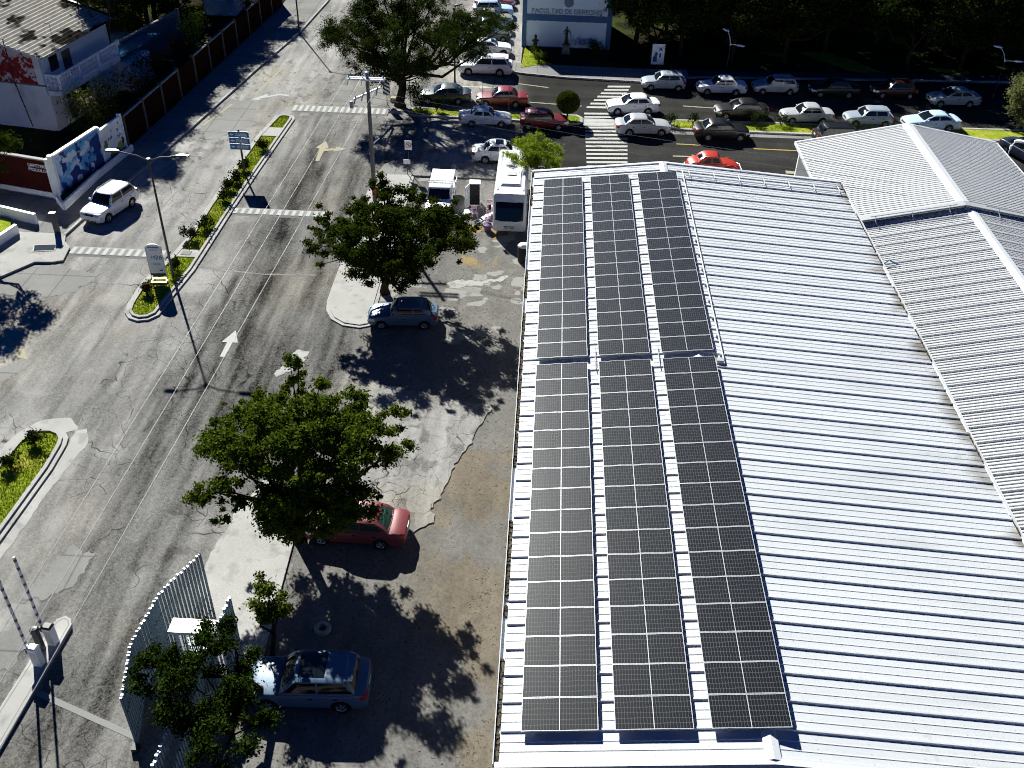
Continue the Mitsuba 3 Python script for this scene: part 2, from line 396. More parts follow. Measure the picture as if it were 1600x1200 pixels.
# vehicles
prin('m_glass', (.006, .008, .010), .06, spec=.5)
prin('m_glassgreen', (.02, .055, .045), .06, spec=.5)
prin('m_tyre', (.012, .012, .012), .8, spec=.2)
prin('m_rim', (.42, .43, .45), .35, .6)
prin('m_headlight', (.60, .62, .66), .12, .3)
prin('m_taillight', (.30, .012, .018), .2)
prin('m_trimblack', (.014, .014, .015), .45)
prin('m_plate', (.60, .60, .58), .5)
for k, c in dict(white=(.66, .67, .69), silver=(.46, .48, .51), silverblue=(.34, .40, .47), red=(.22, .012, .02), darkred=(.16, .010, .018), winered=(.035, .003, .005), orange=(.55, .040, .015), teal=(.016, .035, .042),
                 black=(.004, .0045, .005), darkgreen=(.006, .014, .014), blue=(.10, .17, .27), navy=(.018, .035, .075), beige=(.34, .31, .27), pinkred=(.24, .05, .058), paleblue=(.42, .55, .68), greygreen=(.09, .11, .10)).items():
    c = c if k in ('white', 'paleblue') else tuple(.75 * q for q in c)
    prin('m_paint_' + k, c, .32, .08, spec=.5, coat=.8)

# ------------------------------------------------------------------ plants
def leaf_faces(c, nrm, size, rng, aspect=.55):
    n = len(c)
    r = rng.normal(size=(n, 3)); t = np.cross(nrm, r); t /= np.linalg.norm(t, axis=1, keepdims=True) + 1e-9
    b = np.cross(nrm, t); s = size[:, None] * .5
    V = np.stack([c - t * s, c + b * s * aspect, c + t * s, c - b * s * aspect], 1).reshape(-1, 3)
    i = np.arange(n)[:, None] * 4
    return V, np.vstack([i + [[0, 1, 2]], i + [[0, 2, 3]]])

def unit(v): return v / (np.linalg.norm(v, axis=-1, keepdims=True) + 1e-9)

def clumps_in(rng, c, rad, n, r0, r1, inner=.45, low=-.55):
    """Clump centres and radii spread through the outer part of an ellipsoid; low cuts the underside."""
    out = []
    while len(out) < n:
        d = unit(rng.normal(size=3))
        if d[2] < low: continue
        k = inner + (1 - inner) * rng.random() ** .6
        k *= .78 + .45 * meshkit.noise(d * 2.1 + np.asarray(c) * 1.7 + 11)
        out.append(np.r_[np.asarray(c) + d * np.asarray(rad) * k, rng.uniform(r0, r1)])
    return np.array(out)

def crown_mesh(rng, cl, per, size, flat=.62, up=.5, aspect=.55):
    C, N, S = [], [], []
    for x, y, z, r in cl:
        n = int(per * (r / cl[:, 3].mean()) ** 2)
        d = unit(rng.normal(size=(n, 3)))
        lump = .62 + .6 * meshkit.noise(d * 2.6 + [x, y, z])
        rr = r * lump * np.abs(.62 + .36 * rng.normal(size=n))
        C.append(np.array([x, y, z]) + d * rr[:, None] * [1, 1, flat])
        N.append(unit(d * .5 + [0, 0, up] + rng.normal(size=(n, 3)) * .95)); S.append(size * rng.uniform(.6, 1.3, n))
    return leaf_faces(np.vstack(C), np.vstack(N), np.concatenate(S), rng, aspect)

def limbs(rng, base, fork, r0, cl, nb, lean=0.0, sides=7):
    """A trunk from base to fork and limbs from the fork out to nb of the clumps."""
    base, fork = np.asarray(base, float), np.asarray(fork, float)
    mid = (base + fork) / 2 + np.r_[rng.normal(size=2) * .12, 0]
    out = [tube([base - [0, 0, .1], base + [0, 0, .25], mid, fork], [r0 * 1.5, r0 * 1.12, r0 * .92, r0 * .8], 10)]
    pick = rng.permutation(len(cl))[:nb]
    mains = pick[:max(3, nb // 5)]
    for i in mains:
        p = cl[i, :3]; m = fork * .5 + p * .5 + [0, 0, -.18 * np.linalg.norm(p - fork)] + rng.normal(size=3) * .15
        out.append(tube([fork - [0, 0, .25], fork * .75 + m * .25, m, p], [r0 * .62, r0 * .5, r0 * .34, r0 * .10], sides))
    ends = np.array([fork * .45 + cl[i, :3] * .55 + [0, 0, -.12 * np.linalg.norm(cl[i, :3] - fork)] for i in mains])
    for i in pick[len(mains):]:
        p = cl[i, :3]; e = ends[np.argmin(np.linalg.norm(ends - p, axis=1))]
        out.append(tube([e, (e + p) / 2 + rng.normal(size=3) * .12, p], [r0 * .26, r0 * .17, r0 * .05], 5))
    return cat(out)

def tree(name, label, base, fork, r0, cl, per, size, leaf, seed, bark='m_bark', nb=22, group=None, flat=.62, up=.5, aspect=.55):
    rng = np.random.default_rng(seed)
    k = thing(name, label, 'tree', group)
    part(k, 'trunk', limbs(rng, base, fork, r0, cl, nb), bark, True)
    part(k, 'crown', crown_mesh(rng, cl, per, size, flat, up, aspect), leaf)
    return k

def near_trees():
    # leafy laurel over the corner kerb
    G = 'street trees along the lot'
    r = np.random.default_rng(21)
    cl = np.vstack([clumps_in(r, (-8.4, 32.6, 4.5), (4.1, 3.6, 1.9), 118, .26, .62, .42, -.6), clumps_in(r, (-11.4, 31.4, 4.0), (1.9, 1.4, 1.2), 24, .2, .45), clumps_in(r, (-12.4, 33.0, 4.7), (1.1, .7, .6), 9, .2, .36), clumps_in(r, (-8.6, 32.6, 4.4), (5.0, 4.0, 2.1), 34, .13, .26, .9, -.5),
                    clumps_in(r, (-5.2, 33.2, 4.4), (1.8, 1.6, .9), 20, .2, .42), clumps_in(r, (-9.6, 35.6, 6.0), (.5, .5, .9), 9, .2, .32), clumps_in(r, (-7.2, 35.8, 5.3), (1.1, .7, .9), 12, .22, .36), clumps_in(r, (-8.2, 29.6, 3.4), (1.6, .8, .8), 14, .2, .4), clumps_in(r, (-8.8, 31.6, 3.3), (2.8, 1.6, 1.1), 60, .3, .6, .3, -.9), clumps_in(r, (-8.2, 32.8, 4.6), (2.6, 2.2, 1.1), 40, .3, .6, .1, -.9)])
    tree('laurel_tree', 'dark laurel tree with spreading layered crown above the blue hatchback', (-9.3, 33.4, .12), (-8.9, 33.0, 2.5), .22, cl, 250, .16, 'm_leaf2', 1, nb=60, group=G, up=.4)
    r = np.random.default_rng(31)
    cl = np.vstack([clumps_in(r, (-9.6, 13.4, 4.9), (4.0, 3.1, 2.0), 120, .26, .62, .42, -.55), clumps_in(r, (-12.1, 13.6, 4.8), (1.8, 1.5, 1.4), 28, .22, .48), clumps_in(r, (-6.7, 14.3, 4.9), (1.7, 1.5, 1.1), 26, .22, .48),
                    clumps_in(r, (-10.6, 17.2, 5.6), (.6, .5, 1.3), 14, .18, .34), clumps_in(r, (-8.2, 10.6, 4.2), (1.5, 1.0, 1.1), 20, .2, .44), clumps_in(r, (-12.6, 11.0, 3.8), (1.1, .9, .7), 12, .2, .38), clumps_in(r, (-9.6, 13.5, 4.8), (4.8, 3.7, 2.3), 36, .13, .26, .9, -.5), clumps_in(r, (-9.2, 11.6, 3.0), (2.7, 1.4, 1.1), 60, .3, .6, .3, -.9), clumps_in(r, (-9.4, 13.4, 4.8), (2.8, 2.0, 1.2), 44, .3, .6, .1, -.9)])
    tree('laurel_tree', 'leafy green laurel tree with a dark forked trunk above the red sedan', (-10.0, 12.9, .05), (-9.7, 12.9, 2.4), .24, cl, 270, .16, 'm_leaf', 2, nb=64, group=G, up=.4)
    r = np.random.default_rng(41)
    cl = np.vstack([clumps_in(r, (-10.7, 3.1, 3.2), (1.7, 1.9, 1.3), 60, .22, .5, .4, -.7), clumps_in(r, (-12.5, 3.4, 3.1), (1.1, .8, .6), 16, .18, .38), clumps_in(r, (-10.9, 4.9, 3.6), (.7, .7, .5), 8, .2, .36), clumps_in(r, (-9.4, 1.2, 3.0), (1.5, 1.4, 1.0), 26, .22, .5)])
    tree('laurel_tree', 'dark young laurel tree leaning over the steel gate fence', (-9.5, 5.2, .05), (-10.0, 4.3, 1.9), .15, cl, 260, .13, 'm_leafmid', 3, nb=34, group=G, up=.4)
    r = np.random.default_rng(51)
    cl = np.vstack([clumps_in(r, (-9.5, 7.1, 2.7), (.8, .8, 1.6), 26, .2, .36, .3, -1)])
    tree('slender_tree', 'slender leafy sapling between the red sedan and the blue car', (-9.5, 6.2, .05), (-9.4, 6.5, 1.6), .10, cl, 150, .13, 'm_leaf', 4, nb=14)
    # feathery acacia at the street corner
    r = np.random.default_rng(71)
    cl = np.vstack([clumps_in(r, (-11.7, 63.4, 5.9), (6.5, 5.2, 2.6), 260, .45, .85, .35, -.75), clumps_in(r, (-16.4, 62.4, 5.9), (2.2, 2.2, 1.6), 44, .4, .75), clumps_in(r, (-6.6, 64.6, 6.3), (2.5, 2.2, 1.6), 50, .4, .75),
                    clumps_in(r, (-12.4, 65.8, 8.2), (3.6, 3., 1.5), 60, .45, .8), clumps_in(r, (-12.2, 59.6, 4.5), (3.4, 1.6, 1.2), 40, .4, .7), clumps_in(r, (-4.4, 66.5, 6.0), (1.6, 1.5, 1.0), 22, .35, .6)])
    tree('acacia_tree', 'broad feathery acacia tree with umbrella crown at the street corner', (-12.45, 63.4, .1), (-12.2, 63.5, 2.9), .36, cl, 250, .17, 'm_leafacacia', 6, nb=80, up=.25, aspect=.35, flat=.7)
    r = np.random.default_rng(81)
    cl = clumps_in(r, (-.7, 47.2, 3.2), (2.1, 2.0, 1.5), 64, .28, .55, .3, -.8)
    tree('bright_tree', 'bright yellow-green young tree behind the white minibus', (-.6, 47.6, .05), (-.6, 47.6, 1.5), .09, cl, 230, .16, 'm_leafyellow', 7, nb=16, up=.2, aspect=.3)
    r = np.random.default_rng(91)
    d = unit(r.normal(size=(5200, 3))); c = d * (.98 * (.9 + .12 * r.random((5200, 1)))) * [1, 1, .93] + [1.75, 61.75, 1.55]
    k = thing('topiary_bush', 'round clipped topiary ball on the median by the red hatchback', 'bush')
    part(k, 'crown', cat(leaf_faces(c, unit(d + r.normal(size=d.shape) * .5), r.uniform(.08, .15, 5200), r), mv(lathe([(0, -.8), (.6, -.6), (.85, 0), (.6, .6), (0, .8)], 14), 1.75, 61.75, 1.55)), 'm_leaf2')
    part(k, 'trunk', tube([(1.75, 61.75, .1), (1.75, 61.75, .9)], [.09, .08], 8), 'm_bark')
    # shade tree left of the frame edge, its crown shades the avenue
    r = np.random.default_rng(95)
    cl = clumps_in(r, (-34.6, 37.0, 6.3), (2.6, 2.4, 1.6), 40, .5, .9, .4)
    tree('shade_tree', 'tree at the left frame edge whose shadow falls on the avenue', (-34.9, 37.2, .05), (-34.8, 37.2, 3.4), .2, cl, 260, .2, 'm_leaf2', 8, nb=18)
near_trees()

def tree_kit(seed, rad, h, n, per, size):
    r = np.random.default_rng(seed)
    cl = clumps_in(r, (0, 0, h), rad, n, .7, 1.25, .45, -.8)
    return limbs(r, (0, 0, 0), (0, 0, h * .38), .24, cl, 16), crown_mesh(r, cl, per, size, .7, .35)
GROVE = [tree_kit(101, (4.3, 4.2, 3.3), 6.0, 95, 230, .30), tree_kit(102, (3.5, 3.6, 3.9), 6.4, 90, 230, .30), tree_kit(103, (4.9, 4.5, 2.9), 5.6, 100, 230, .32), tree_kit(104, (3.1, 3.2, 2.6), 11.0, 70, 230, .28)]
def grove():
    spots = [  # x, y, scale, kit, leaf, label
        (10.4, 79.4, .72, 2, 'm_leaf2', 'low spreading green tree at the right corner of the faculty facade'), (11.6, 83.6, .8, 0, 'm_leafdark', 'dark tree just behind the low spreading green tree'),
        (8.6, 82.2, 1.0, 0, 'm_leaf2', 'green tree right beside the white faculty facade'), (12.8, 79.6, .95, 1, 'm_leafdark', 'dark tree behind the silver hatchback, just right of the white banner'),
        (17.6, 78.6, 1.05, 2, 'm_leafdark', 'dark tree behind the white twin lamp in the grove'), (22.6, 78.2, 1.0, 0, 'm_leafdark', 'dark tree behind the small station wagon'),
        (27.4, 82.4, 1.0, 1, 'm_leafdark', 'dark tree just behind the large sunlit lawn patch'), (34.2, 77.4, 1.05, 2, 'm_leafdark', 'dark tree in the front row right of the sunlit lawn patch'),
        (39.4, 78.0, 1.0, 0, 'm_leafdark', 'dark tree behind the pale blue sedan'), (44.6, 76.6, 1.0, 1, 'm_leafdark', 'dark tree behind the right-hand twin lamp'),
        (10.6, 88.4, 1.1, 2, 'm_leaf2', 'green tree in the second row nearest the faculty facade'), (15.9, 86.6, 1.1, 0, 'm_leafdark', 'dark tree, second in the second row of the grove'),
        (21.0, 86.8, 1.15, 1, 'm_leafdark', 'dark tree, third in the second row of the grove'), (27.0, 89.4, 1.1, 2, 'm_leafdark', 'dark tree, fourth in the second row of the grove'),
        (33.4, 85.8, 1.1, 0, 'm_leafdark', 'dark tree, fifth in the second row of the grove'), (40.0, 86.4, 1.1, 1, 'm_leafdark', 'dark tree, sixth in the second row of the grove'),
        (46.4, 84.6, 1.1, 2, 'm_leafdark', 'dark tree, rightmost in the second row of the grove'), (13.2, 95.8, 1.2, 1, 'm_leafdark', 'dark tree, leftmost in the third row of the grove'),
        (20.2, 95.6, 1.2, 2, 'm_leafdark', 'dark tree, second in the third row of the grove'), (27.6, 97.8, 1.2, 0, 'm_leafdark', 'dark tree, third in the third row of the grove'),
        (34.8, 95.2, 1.0, 1, 'm_leafpale', 'yellowish sunlit tree at the top edge, right of centre'), (38.8, 96.6, .9, 0, 'm_leafpale', 'yellowish sunlit tree at the top edge, second from the left'),
        (44.8, 94.8, 1.1, 2, 'm_leaf2', 'green tree at the top edge near the right corner'), (50.8, 93.4, 1.1, 1, 'm_leaf', 'green tree in the top right corner'),
        (53.0, 80.2, 1.1, 0, 'm_leafdark', 'dark tree at the right edge of the picture'), (24.8, 104.8, 1.3, 1, 'm_leafdark', 'dark tall tree at the top edge behind the grove, left'),
        (34.4, 104.0, 1.3, 2, 'm_leafdark', 'dark tall tree at the top edge behind the grove, middle'), (16.4, 104.4, 1.3, 0, 'm_leafdark', 'dark tall tree at the top edge nearest the faculty building'),
        (45.0, 103.6, 1.3, 0, 'm_leafdark', 'dark tall tree at the top edge behind the grove, right'), (55.6, 101.6, 1.3, 1, 'm_leafdark', 'dark tall tree beyond the top right corner')]
    rng = random.Random(5)
    for x, y, s, k, leaf, lab in spots:
        key = thing('grove_tree', lab, 'tree', 'trees of the shaded grove'); tw = xf(x, y, 0, rng.uniform(0, 6.28), s)
        part(key, 'trunk', GROVE[k][0], 'm_bark', True, tw); part(key, 'crown', GROVE[k][1], leaf, False, tw)
    for x, y, s, k, leaf, lab in [(39.0, 60.4, .62, 1, 'm_leafpale', 'pale grey-green tree at the right edge beside the metal roof'), (41.5, 57.5, .5, 0, 'm_leaf', 'small green tree at the right edge below the pale one')]:
        key = thing('edge_tree', lab, 'tree'); tw = xf(x, y, 0, 1., s)
        part(key, 'trunk', GROVE[k][0], 'm_barkgrey', True, tw); part(key, 'crown', GROVE[k][1], leaf, False, tw)
    yard = [(-37.0, 64.6, [.85, .85, 1.0], 3, 'tall dark tree by the concrete block wall, nearest the white house'), (-39.0, 71.2, 1.0, 3, 'tall dark tree by the concrete block wall, second past the house'), (-38.4, 77.2, 1.0, 3, 'tall dark tree past the far end of the block wall'), (-37.6, 83.4, 1.0, 3, 'tall dark tree left of the whitewashed shed'),
            (-36.6, 90.4, 1.0, 3, 'tall dark tree behind the whitewashed shed'), (-35.6, 97.2, 1.0, 3, 'tall dark tree at the top edge nearest the avenue'), (-43.0, 79.6, 1.0, 1, 'dark tree behind the house roof'), (-40.6, 84.5, 1.0, 0, 'dark tree in the yard beyond the block wall'), (-38.6, 93.5, 1.1, 2, 'dark tree at the top edge left of the avenue'),
            (-48.6, 78.8, 1.2, 2, 'dark tree in the top left corner behind the roof'), (-37.0, 79.0, .8, 1, 'dark lower tree just behind the far end of the block wall'), (-39.6, 72.0, .7, 0, 'dark lower tree between the house and the block wall')]
    for x, y, s, k, lab in yard:
        key = thing('yard_tree', lab, 'tree', 'dark trees in the yards on the left'); tw = xf(x, y, 0, rng.uniform(0, 6.28), s)
        part(key, 'trunk', GROVE[k][0], 'm_bark', True, tw); part(key, 'crown', GROVE[k][1], 'm_leafdark', False, tw)
grove()

def shrub(name, label, x, y, z, rad, h, leaf, seed, n=420, flower=None, nf=0, size=.09, group=None, cat_='shrub', leafz=.35):
    r = np.random.default_rng(seed)
    k = thing(name, label, cat_, group)
    tips = [np.array([r.normal() * rad * .55, r.normal() * rad * .55, h * r.uniform(.55, 1.)]) for _ in range(9)]
    part(k, 'stem', mv(cat([tube([(0, 0, -.02), t * [.4, .4, .5], t], [.018, .014, .006], 5) for t in tips]), x, y, z), 'm_bark')
    C = np.vstack([t + r.normal(size=(n // 9, 3)) * [rad * .35, rad * .35, h * .2] for t in tips]); C[:, 2] = np.abs(C[:, 2])
    part(k, 'foliage', mv(leaf_faces(C, unit(r.normal(size=C.shape) + [0, 0, leafz]), r.uniform(.7, 1.3, len(C)) * size, r, .7), x, y, z), leaf)
    if flower:
        F = np.vstack([t + r.normal(size=(max(1, nf // 9), 3)) * [rad * .3, rad * .3, h * .12] + [0, 0, h * .08] for t in tips])
        part(k, 'flower', mv(leaf_faces(F, unit(r.normal(size=F.shape) + [0, 0, 1]), r.uniform(.7, 1.3, len(F)) * size, r, .9), x, y, z), flower, stuff=True)
    return k

def grass(name, poly, z, dens, h, mat, seed, label=None):
    dens *= .7; h *= .7
    """Blades over a polygon: one mesh, stuff."""
    r = np.random.default_rng(seed); x0, y0, x1, y1 = poly.bounds; n = int((x1 - x0) * (y1 - y0) * dens)
    p = r.uniform([x0, y0], [x1, y1], (n, 2)); p = p[shapely.contains_xy(poly, p[:, 0], p[:, 1])]
    n = len(p); a = r.uniform(0, 6.28, n); w = .02; hh = h * r.uniform(.5, 1.2, n); lean = r.normal(size=(n, 2)) * h * .4
    b = np.column_stack([p, np.full(n, z)]); t = np.column_stack([np.cos(a), np.sin(a), 0 * a]) * w
    V = np.stack([b - t, b + t, b + np.column_stack([lean, hh])], 1).reshape(-1, 3)
    key = put(numbered(name), (V, np.arange(3 * n).reshape(-1, 3)), mat)
    labels[key] = {'kind': 'stuff', 'label': label or 'short green grass on the median'}

# ------------------------------------------------------------------ ground, streets, kerbs
def ring(poly, a, b): return poly.buffer(-a).difference(poly.buffer(-b))
def setting():
    struct('ground', sheet(rect(-260, 260, -160, 400), -.03), 'm_soil')
    road = sg.Polygon([(-48, -30), (-48, 36), (-31, 37), (-30.75, 40.75), (-29.4, 48.9), (-28.2, 56.9), (-26.5, 70.4), (-24.9, 81.75), (-24.3, 92), (-23.5, 112), (-9.5, 112), (-2.2, 95), (-2.55, 74), (1.6, 71.6), (8.4, 71.3), (14, 73.2), (60, 76.5),
                       (60, 49), (20, 47), (20, 30), (3, 30), (-8, 10), (-8, -30)])
    struct('avenue', sheet(road, 0), 'm_asphalt')
    lot = rough_edge([(-9.9, 49.6), (-9.9, 29), (-10.2, 16), (-9.8, 5), (-9.4, -12), (1, -12), (1, 49.6)], .18, .35, 3)
    struct('parking_lot', sheet(lot, .006), 'm_dirt')
    patch = rough_edge([(-9.6, 24.5), (-2.2, 22.8), (-3.2, 19.6), (-3.75, 18.2), (-4.1, 15.9), (-4.6, 15.2), (-4.25, 14.4), (-5.4, 13.2), (-9.6, 13.0)], .16, .22, 4)
    struct('old_asphalt', prism(patch, .002, .055), 'm_asphalt')
    # left pavement and kerb
    kerb = [(-31.0, 38.6), (-30.75, 40.75), (-29.4, 48.9), (-28.25, 56.9), (-26.55, 70.4), (-24.95, 81.75), (-24.3, 92), (-23.5, 112)]
    wall = [(-28.6, 112), (-28.75, 90), (-31.8, 52.3), (-33.5, 43.3), (-44, 46.5), (-44, 38.65)]
    struct('pavement', prism(kerb + wall, -.02, .13), 'm_pavement')
    kl = sg.LineString(kerb).buffer(.09, cap_style=2)
    struct('kerb', prism(kl, -.02, .15), 'm_concrete')
    struct('pavement', prism([(-30.95, 38.7), (-30.6, 37.7), (-30.0, 37.0), (-29.75, 35.35), (-30.3, 35.1), (-31.4, 35.0), (-33.0, 32.6), (-35.5, 30.5), (-44, 30), (-44, 38.7)], -.02, .135), 'm_concrete', label='pale concrete pavement corner at the left edge')
    # median islands
    m1 = sg.Polygon([(-24.05, 30.7), (-23.9, 29.9), (-23.5, 29.35), (-22.9, 29.1), (-22.3, 29.25), (-21.86, 29.8), (-21.7, 31.8), (-21.35, 35), (-21.2, 42.5), (-21.0, 49), (-20.55, 59.4), (-20.75, 60.0), (-21.4, 60.25), (-22.0, 60.1),
                     (-22.25, 59.6), (-22.76, 55.5), (-23.1, 43.3), (-23.05, 39.2), (-23.45, 36), (-24.1, 33.2)])
    m2 = sg.Polygon([(-22.5, 18.2), (-22.62, 18.75), (-23.0, 19.25), (-23.6, 19.5), (-24.3, 19.45), (-24.85, 19.0), (-25.1, 18.2), (-25.25, 16.5), (-25.5, 8), (-25.7, -5), (-23.4, -5), (-22.85, 10), (-22.45, 16.5)])
    for i, (m, w) in enumerate(((m1, .40), (m2, .42))):
        g = m.buffer(-w)
        struct('median_kerb', prism(m.difference(m.buffer(-.24)), -.02, .10), 'm_concrete', label=('pale concrete outer kerb of the long median', 'pale concrete outer kerb of the lower left median')[i])
        struct('median_kerb', prism(ring(m, .24, w), -.02, .19), 'm_concrete', label=('raised inner kerb of the long median', 'raised inner kerb of the lower left median')[i])
        if i == 0:
            pads = shapely.union_all([rect(-24, -20, 36.4, 37.3), rect(-24, -20, 55.6, 57.3)])
            struct('median_pad', prism(g.intersection(pads), -.02, .16), 'm_concrete')
            struct('manhole', prism(rect(-22.75, -22.15, 36.6, 37.1), .15, .185), 'm_stripegrey', label='pale square inspection cover set in the median')
            g = g.difference(pads)
        struct('lawn', prism(g, -.02, .11), 'm_lawn')
        grass('grass', g.buffer(-.03), .10, 700, .13, 'm_blade', 5 + i, ('lime green grass along the long median', 'lime green grass in the lower left median')[i])
    struct('apron', sheet(rough_edge([(-22.55, 19.4), (-22.0, 19.6), (-21.6, 18.6), (-22.0, 15.5), (-22.3, 11), (-22.6, 5), (-23.6, 5), (-22.9, 10), (-22.5, 16.5)], .12, .3, 7), .012), 'm_concrete', label='cracked pale concrete strip along the lower left median')
    struct('apron', sheet(rough_edge([(-25.3, 19.0), (-24.6, 20.1), (-23.2, 20.3), (-22.4, 19.5), (-22.9, 19.2), (-24.8, 19.0), (-25.2, 17), (-25.6, 10), (-26.3, 10), (-25.8, 16.5)], .1, .3, 8), .008), 'm_concrete', label='pale concrete skirt round the tip of the lower left median')
    # barrier island
    isl = sg.Polygon([(-17.86, 7.5), (-18.0, 7.8), (-18.28, 7.95), (-18.55, 7.75), (-18.68, 7.3), (-18.78, 5.5), (-18.95, 3.6), (-19.1, -4), (-18.4, -4), (-18.2, 2.1)])
    struct('barrier_island', prism(isl, -.02, .17), 'm_concrete', label='long narrow concrete island carrying the two barriers')
    struct('barrier_island', prism(ring(isl, .10, .13), .16, .176), 'm_stripegrey', label='thin joint running round the top of the barrier island')
    struct('drain_channel', sheet([(-19.0, 5.0), (-13.7, 3.0), (-13.7, 2.75), (-19.0, 4.75)], .012), 'm_stripegrey', label='pale concrete drain channel across the lane at the barriers')
    # pavements on the lot side
    w1 = sg.Polygon([(-12.35, 32.2), (-12.2, 31.2), (-11.8, 30.4), (-11.1, 29.85), (-10.2, 29.7), (-9.75, 29.9), (-9.75, 49.7), (-12.3, 49.7), (-12.35, 40)])
    struct('corner_pavement', prism(w1, -.02, .12), 'm_concrete'); struct('corner_kerb', prism(w1.buffer(.22).difference(w1), -.02, .07), 'm_concrete')
    w2 = sg.Polygon([(-12.0, 16.4), (-11.6, 16.7), (-10.3, 16.4), (-10.0, 5.5), (-12.55, 5.3), (-13.0, 8.8), (-13.2, 11.6), (-12.9, 14.6)])
    struct('gate_pavement', prism(w2, -.02, .10), 'm_concrete'); struct('gate_apron', sheet(rough_edge([(-12.2, 17.0), (-13.2, 14.4), (-13.65, 11.5), (-13.5, 9.5), (-12.5, 9), (-12, 16)], .12, .3, 9), .01), 'm_concrete')
    struct('street_pavement', prism([(-12.3, 49.7), (20, 49.7), (20, 52.1), (-11.2, 52.2), (-12.0, 51.4)], -.02, .12), 'm_pavement')
    # cross street medians and the pavement of the far side
    for lab, p in (('left', [(-11.6, 62.2), (-11.2, 63.0), (2.6, 62.7), (3.05, 62.2), (3.05, 61.2), (2.6, 60.8), (-11.2, 61.2)]), ('right', [(10.3, 60.9), (10.3, 62.2), (10.8, 62.6), (60, 64.2), (60, 61.4), (24, 60.6), (10.8, 60.5)])):
        g = sg.Polygon(p)
        struct('street_median', prism(ring(g, 0, .26), -.02, .14), 'm_concrete', label=f'{lab} kerb of the cross street median')
        struct('street_lawn', prism(g.buffer(-.26), -.02, .11), 'm_lawn')
        grass('street_grass', g.buffer(-.3).intersection(rect(-12, 32, 58, 66)), .10, 160, .15, 'm_blade', 15, f'lime grass on the {lab} cross street median')
    struct('gutter_strip', sheet([(10.2, 59.7), (60, 60.5), (60, 61.2), (10.2, 60.45)], .01), 'm_pavement')
    far = [(-10.0, 74.2), (-2.1, 72.2), (1.6, 71.6), (8.4, 71.3), (14, 73.2), (60, 76.5), (60, 78), (14, 75.0), (8, 74.6), (-2.4, 74.8), (-10, 76.4)]
    fp = sg.Polygon(far)
    struct('far_pavement', prism(fp.intersection(rect(-20, 13.0, 60, 90)), -.02, .14), 'm_pavement'); struct('far_pavement', prism(fp.intersection(rect(13.01, 70, 60, 90)), -.02, .135), 'm_slate_and_shade', label='pavement before the grove with shade painted dark'); struct('far_kerb', prism(sg.LineString(far[:6]).buffer(.08, cap_style=2), -.02, .16), 'm_concrete')  # right stretch: the shade of the grove is put into its colour
    struct('grove_sun_lawn', sheet(rough_edge([(24.6, 81.6), (27.6, 82.0), (32.2, 76.6), (29.6, 76.0), (27.6, 77.8)], .35, .4, 61), .0), 'm_lawn', label='large lawn patch of the grove, sunlight painted as bright grass')  # lawn colour only where sun pools fall; dark soil stands for shaded grass
    struct('grove_sun_lawn', sheet(rough_edge([(20.8, 81.6), (23.4, 81.2), (22.8, 79.8), (21.2, 80.6)], .25, .3, 62), .0), 'm_lawn', label='small lawn patch with painted sunlight left of the large one')
    struct('grove_sun_lawn', sheet(rough_edge([(36.4, 78.8), (40.4, 78.2), (39.8, 76.8), (37.2, 77.4)], .3, .3, 63), .0), 'm_lawn', label='small lawn patch with painted sunlight near the right twin lamp')
    fl = sg.Polygon([(-2.55, 73.6), (-2.35, 79.4), (-1.2, 76.6), (.3, 74.9), (-.6, 74.7)])
    struct('facade_lawn', prism(fl, -.02, .17), 'm_lawn'); grass('facade_grass', fl, .16, 120, .16, 'm_blade', 21, 'lime grass wedge at the corner of the faculty building')
    struct('yard', sheet([(-2.6, 74.8), (9, 74.8), (9, 80), (-2.6, 80)], .02), 'm_soil', label='dark planted ground before the faculty facade')

    def stripes(name, quad, n, m, label, m2=None, gap=.5):
        """Painted bars across a crossing; quad: start pair and end pair."""
        a, b, c, d = [np.array(q, float) for q in quad]
        for i in range(n):
            t0, t1 = i / n, (i + gap) / n
            key = numbered(name + '__stripe')
            put(key, sheet([a + (d - a) * t0, b + (c - b) * t0, b + (c - b) * t1, a + (d - a) * t1], .012), m)
        labels[name] = {'kind': 'structure', 'label': label}
    used.update(('zebra_crossing', 'speed_table', 'speed_table_001', 'speed_table_002'))
    stripes('zebra_crossing', [(3.25, 52.6), (6.3, 52.9), (7.6, 70.6), (5.75, 70.4)][0:1] + [(6.35, 52.9), (6.9, 64.2), (3.2, 63.9)], 15, 'm_roadwhite', 'white zebra stripes across the cross street')
    for i in range(7):
        f = i / 7; y = 64.6 + 6.0 * f; x0, x1 = 3.4 + 2.3 * f, 6.3 + 1.3 * f
        put(numbered('zebra_crossing__stripe'), sheet([(x0, y), (x1, y + .2), (x1 + .08, y + .62), (x0 + .08, y + .42)], .012), 'm_roadwhite')
    struct('zebra_gap', sheet([(3.1, 60.7), (10.2, 60.9), (10.2, 62.4), (3.1, 62.3)], .008), 'm_concrete', label='plain concrete gap in the cross street median')

    def table(name, x0, x1, y0, y1, n, label, slope=0.):
        key = put(name, mv(cat(sheet(rect(x0, x1, y0 + .25, y1 - .25), .07), (np.array([[x0, y0, .003], [x1, y0, .003], [x1, y0 + .25, .07], [x0, y0 + .25, .07]]), np.array([[0, 1, 2], [0, 2, 3]])),
                       (np.array([[x0, y1 - .25, .07], [x1, y1 - .25, .07], [x1, y1, .003], [x0, y1, .003]]), np.array([[0, 1, 2], [0, 2, 3]])))), 'm_stripegrey')
        labels[name] = {'kind': 'structure', 'label': label}
        w = (x1 - x0) / n
        for i in range(n):
            put(numbered(name + '__stripe'), sheet(rect(x0 + i * w, x0 + (i + .52) * w, y0 + .2, y1 - .2), .075), 'm_roadwhite')
